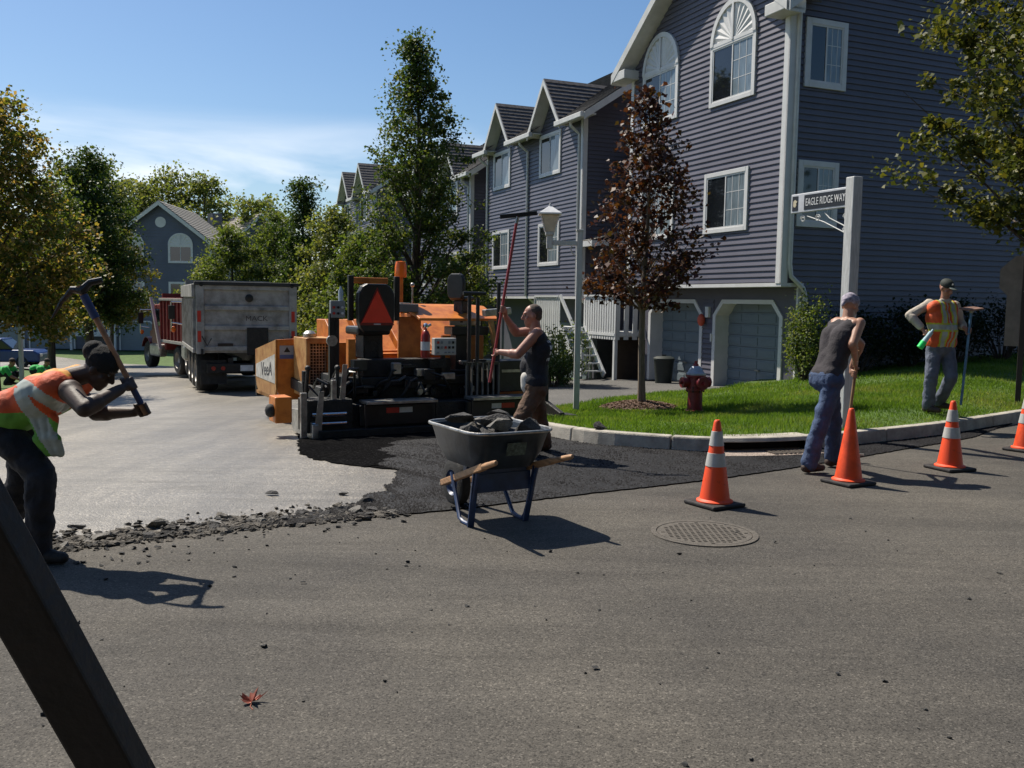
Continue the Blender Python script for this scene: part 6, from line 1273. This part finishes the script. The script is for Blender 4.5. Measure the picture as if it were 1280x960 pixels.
# ---- broken asphalt
M_CHUNK = mat('asphalt_chunk', (.055, .052, .05), .9, var=.4, vs=18, bump=.9, bs=70); M_CHUNKL = mat('asphalt_chunk_dusty', (.15, .14, .125), .9, var=.4, vs=14, bump=.9, bs=70)
def hull(rn, sx, sy, sz, n=13):
    bm = bmesh.new()
    for _ in range(n):
        v = Vector((rn.gauss(0, 1), rn.gauss(0, 1), rn.gauss(0, 1))).normalized(); bm.verts.new((v.x * sx, v.y * sy, v.z * sz))
    bmesh.ops.convex_hull(bm, input=bm.verts[:]); [bm.verts.remove(v) for v in [v for v in bm.verts if not v.link_faces]]
    bm.verts.index_update(); V = [v.co.copy() for v in bm.verts]; Fc = [[v.index for v in f.verts] for f in bm.faces]; bm.free(); return V, Fc
rn = random.Random(5); WM = Matrix.Translation((-.17, 6.95, 0)) @ Matrix.Rotation(rad(30), 4, 'Z')
def chunk(name, rn, size, loc, m, label, group, rot=None, par=None):
    V, Fc = hull(rn, *size); R = (rot or Euler((rn.uniform(-.4, .4), rn.uniform(-.4, .4), rn.uniform(0, 6)))).to_matrix(); o = MB().add([R @ v for v in V], Fc).build(name, m, None, bev=.004, label=label, cat='asphalt chunk', group=group); o.location = loc; return o
for i, (x, y, z, a, b, c_) in enumerate(((-.1, .1, .56, .17, .15, .12), (.12, .15, .58, .16, .14, .11), (-.05, -.16, .56, .18, .13, .1), (.15, -.12, .58, .15, .15, .12), (0, .24, .62, .15, .11, .07), (-.18, -.02, .64, .13, .1, .06), (.05, .0, .69, .17, .12, .07), (.17, .12, .7, .12, .1, .06), (-.02, -.2, .68, .13, .11, .06), (.2, -.24, .66, .1, .1, .08), (-.12, .2, .7, .14, .09, .05))):
    chunk('asphalt_chunk', rn, (a, b, c_), WM @ Vector((x, y, z + .06)), M_CHUNK if i % 4 else M_CHUNKL, 'broken asphalt chunk heaped in the wheelbarrow tray', 'asphalt chunks in the wheelbarrow')
mb = MB(); mb.add(rrect(.29, .38, .12, .6, 0), [list(range(28))]); mb.add(rrect(.225, .285, .09, .46, 0), [list(range(28))[::-1]]); rA, rB = rrect(.29, .38, .12, .6, 0), rrect(.225, .285, .09, .46, 0); mb.add(rB + rA, [(k, (k + 1) % 28, 28 + (k + 1) % 28, 28 + k) for k in range(28)])
fil = mb.build('asphalt_rubble', M_CHUNK, None, label='fine dark asphalt rubble filling the wheelbarrow tray', cat='rubble', kind='stuff'); fil.matrix_world = WM
cut_a, cut_b = [p for p in CUT if -3.2 < p.x < -.75], None
class Along:
    def pick(s, rn, lo=0., hi=1.): return along(cut_a, rn.uniform(lo, hi))
cutp = Along()
for i in range(34):
    p = cutp.pick(rn, .06, 1); off = abs(rn.gauss(0, .22)) + .05; q_ = p + Vector((-.547, .837, 0)) * off; s = rn.uniform(.03, .065) * (1.2 if i < 12 else .8)
    chunk('asphalt_chunk', rn, (s * 1.3, s, s * .6), (q_.x, q_.y, s * .25), M_CHUNKL if rn.random() < .6 else M_CHUNK, 'broken asphalt lump lying along the picked saw-cut edge', 'asphalt lumps along the cut', Euler((rn.uniform(-.15, .15), rn.uniform(-.15, .15), rn.uniform(0, 6))))
for px, py, s in ((98, 660, .07), (340, 619, .075), (430, 619, .05), (90, 659, .04)):
    p = ground_at(px, py); chunk('asphalt_chunk', rn, (s, s * .5, s * .3), (p.x, p.y, gz(p.x, p.y) + s * .2), M_CHUNK, 'flat dark asphalt scrap lying alone on the pale street', 'asphalt scraps on the street', Euler((0, 0, rn.uniform(-.3, .3))))
kb = at(751, 536, 10.95); chunk('asphalt_chunk', rn, (.1, .07, .065), (kb.x, kb.y, gz(kb.x, kb.y) + KH + .045), M_CHUNK, 'black lump resting on top of the kerb beside the lamp post', None, Euler((0, 0, .3)))
mb = MB(); rn = random.Random(9)
for i in range(330):                                              # crumbs
    if i < 190: p = cutp.pick(rn, .06, 1) + Vector((-.547, .837, 0)) * rn.gauss(.12, .25); s = rn.uniform(.008, .03)
    else: p = Vector((rn.uniform(-3, 3.2), rn.uniform(3, 7.6), 0)); p.y = min(p.y, 5.7 + (p.x + 3) * .55 + rn.uniform(-1.5, .2)); s = rn.choice((.006, .008, .01, .012, .016, .02))
    V, Fc = hull(rn, s, s * .8, s * .55, 8); mb.add([v + Vector((p.x, p.y, gz(p.x, p.y) + s * .35)) for v in V], Fc)
mb.build('asphalt_crumbs', mat('crumb_black', (.02, .02, .02), .85, var=.5, vs=30), None, label='small black asphalt crumbs scattered over the road', cat='crumbs', kind='stuff')
mb = MB(); rn = random.Random(19)                                 # ragged picked edge of the old paving
for i in range(1700):
    p = cutp.pick(rn, .08, .95) + Vector((-.547, .837, 0)) * abs(rn.gauss(0, .17)) + Vector((rn.uniform(-.15, .15), rn.uniform(-.05, .1), 0)); s = rn.choice((.01, .014, .02, .028, .04)) * rn.uniform(.7, 1.2); V, Fc = hull(rn, s * 1.2, s, s * .6, 8); mb.add([v + Vector((p.x, p.y, .004)) for v in V], Fc)
mb.build('broken_edge', mat('broken_asphalt', (.13, .115, .095), .95, vs=9, bump=.8, bs=70, col2=(.03, .028, .026), ramp=(.4, .58)), None, label='ragged rubble strip where the old asphalt edge is picked open', cat='rubble', kind='stuff')
# ---- steel beam across the near left corner
a, b = at(-150, 427, 1.35), at(345, 1318, 1.78); b.z = max(b.z, -.02)
bm_ = thing('steel_beam', 'dark red brown steel beam slanting across the near left corner', 'beam', (b.x, b.y, 0))
M_BEAM = mat('rusty_dark_steel', (.008, .005, .005), .65, var=.7, vs=7, bump=.3, bs=30)
d_ = (a - b).normalized(); MB().bar(Vector((0, 0, b.z)) - d_ * .05, a - Vector((b.x, b.y, 0)), .09, .07, up=(0, -1, .2)).build('tube', M_BEAM, bm_, bev=.006)
MB().box((0, 0, .005), (.2, .2, .012)).build('foot_plate', M_BEAM, bm_)
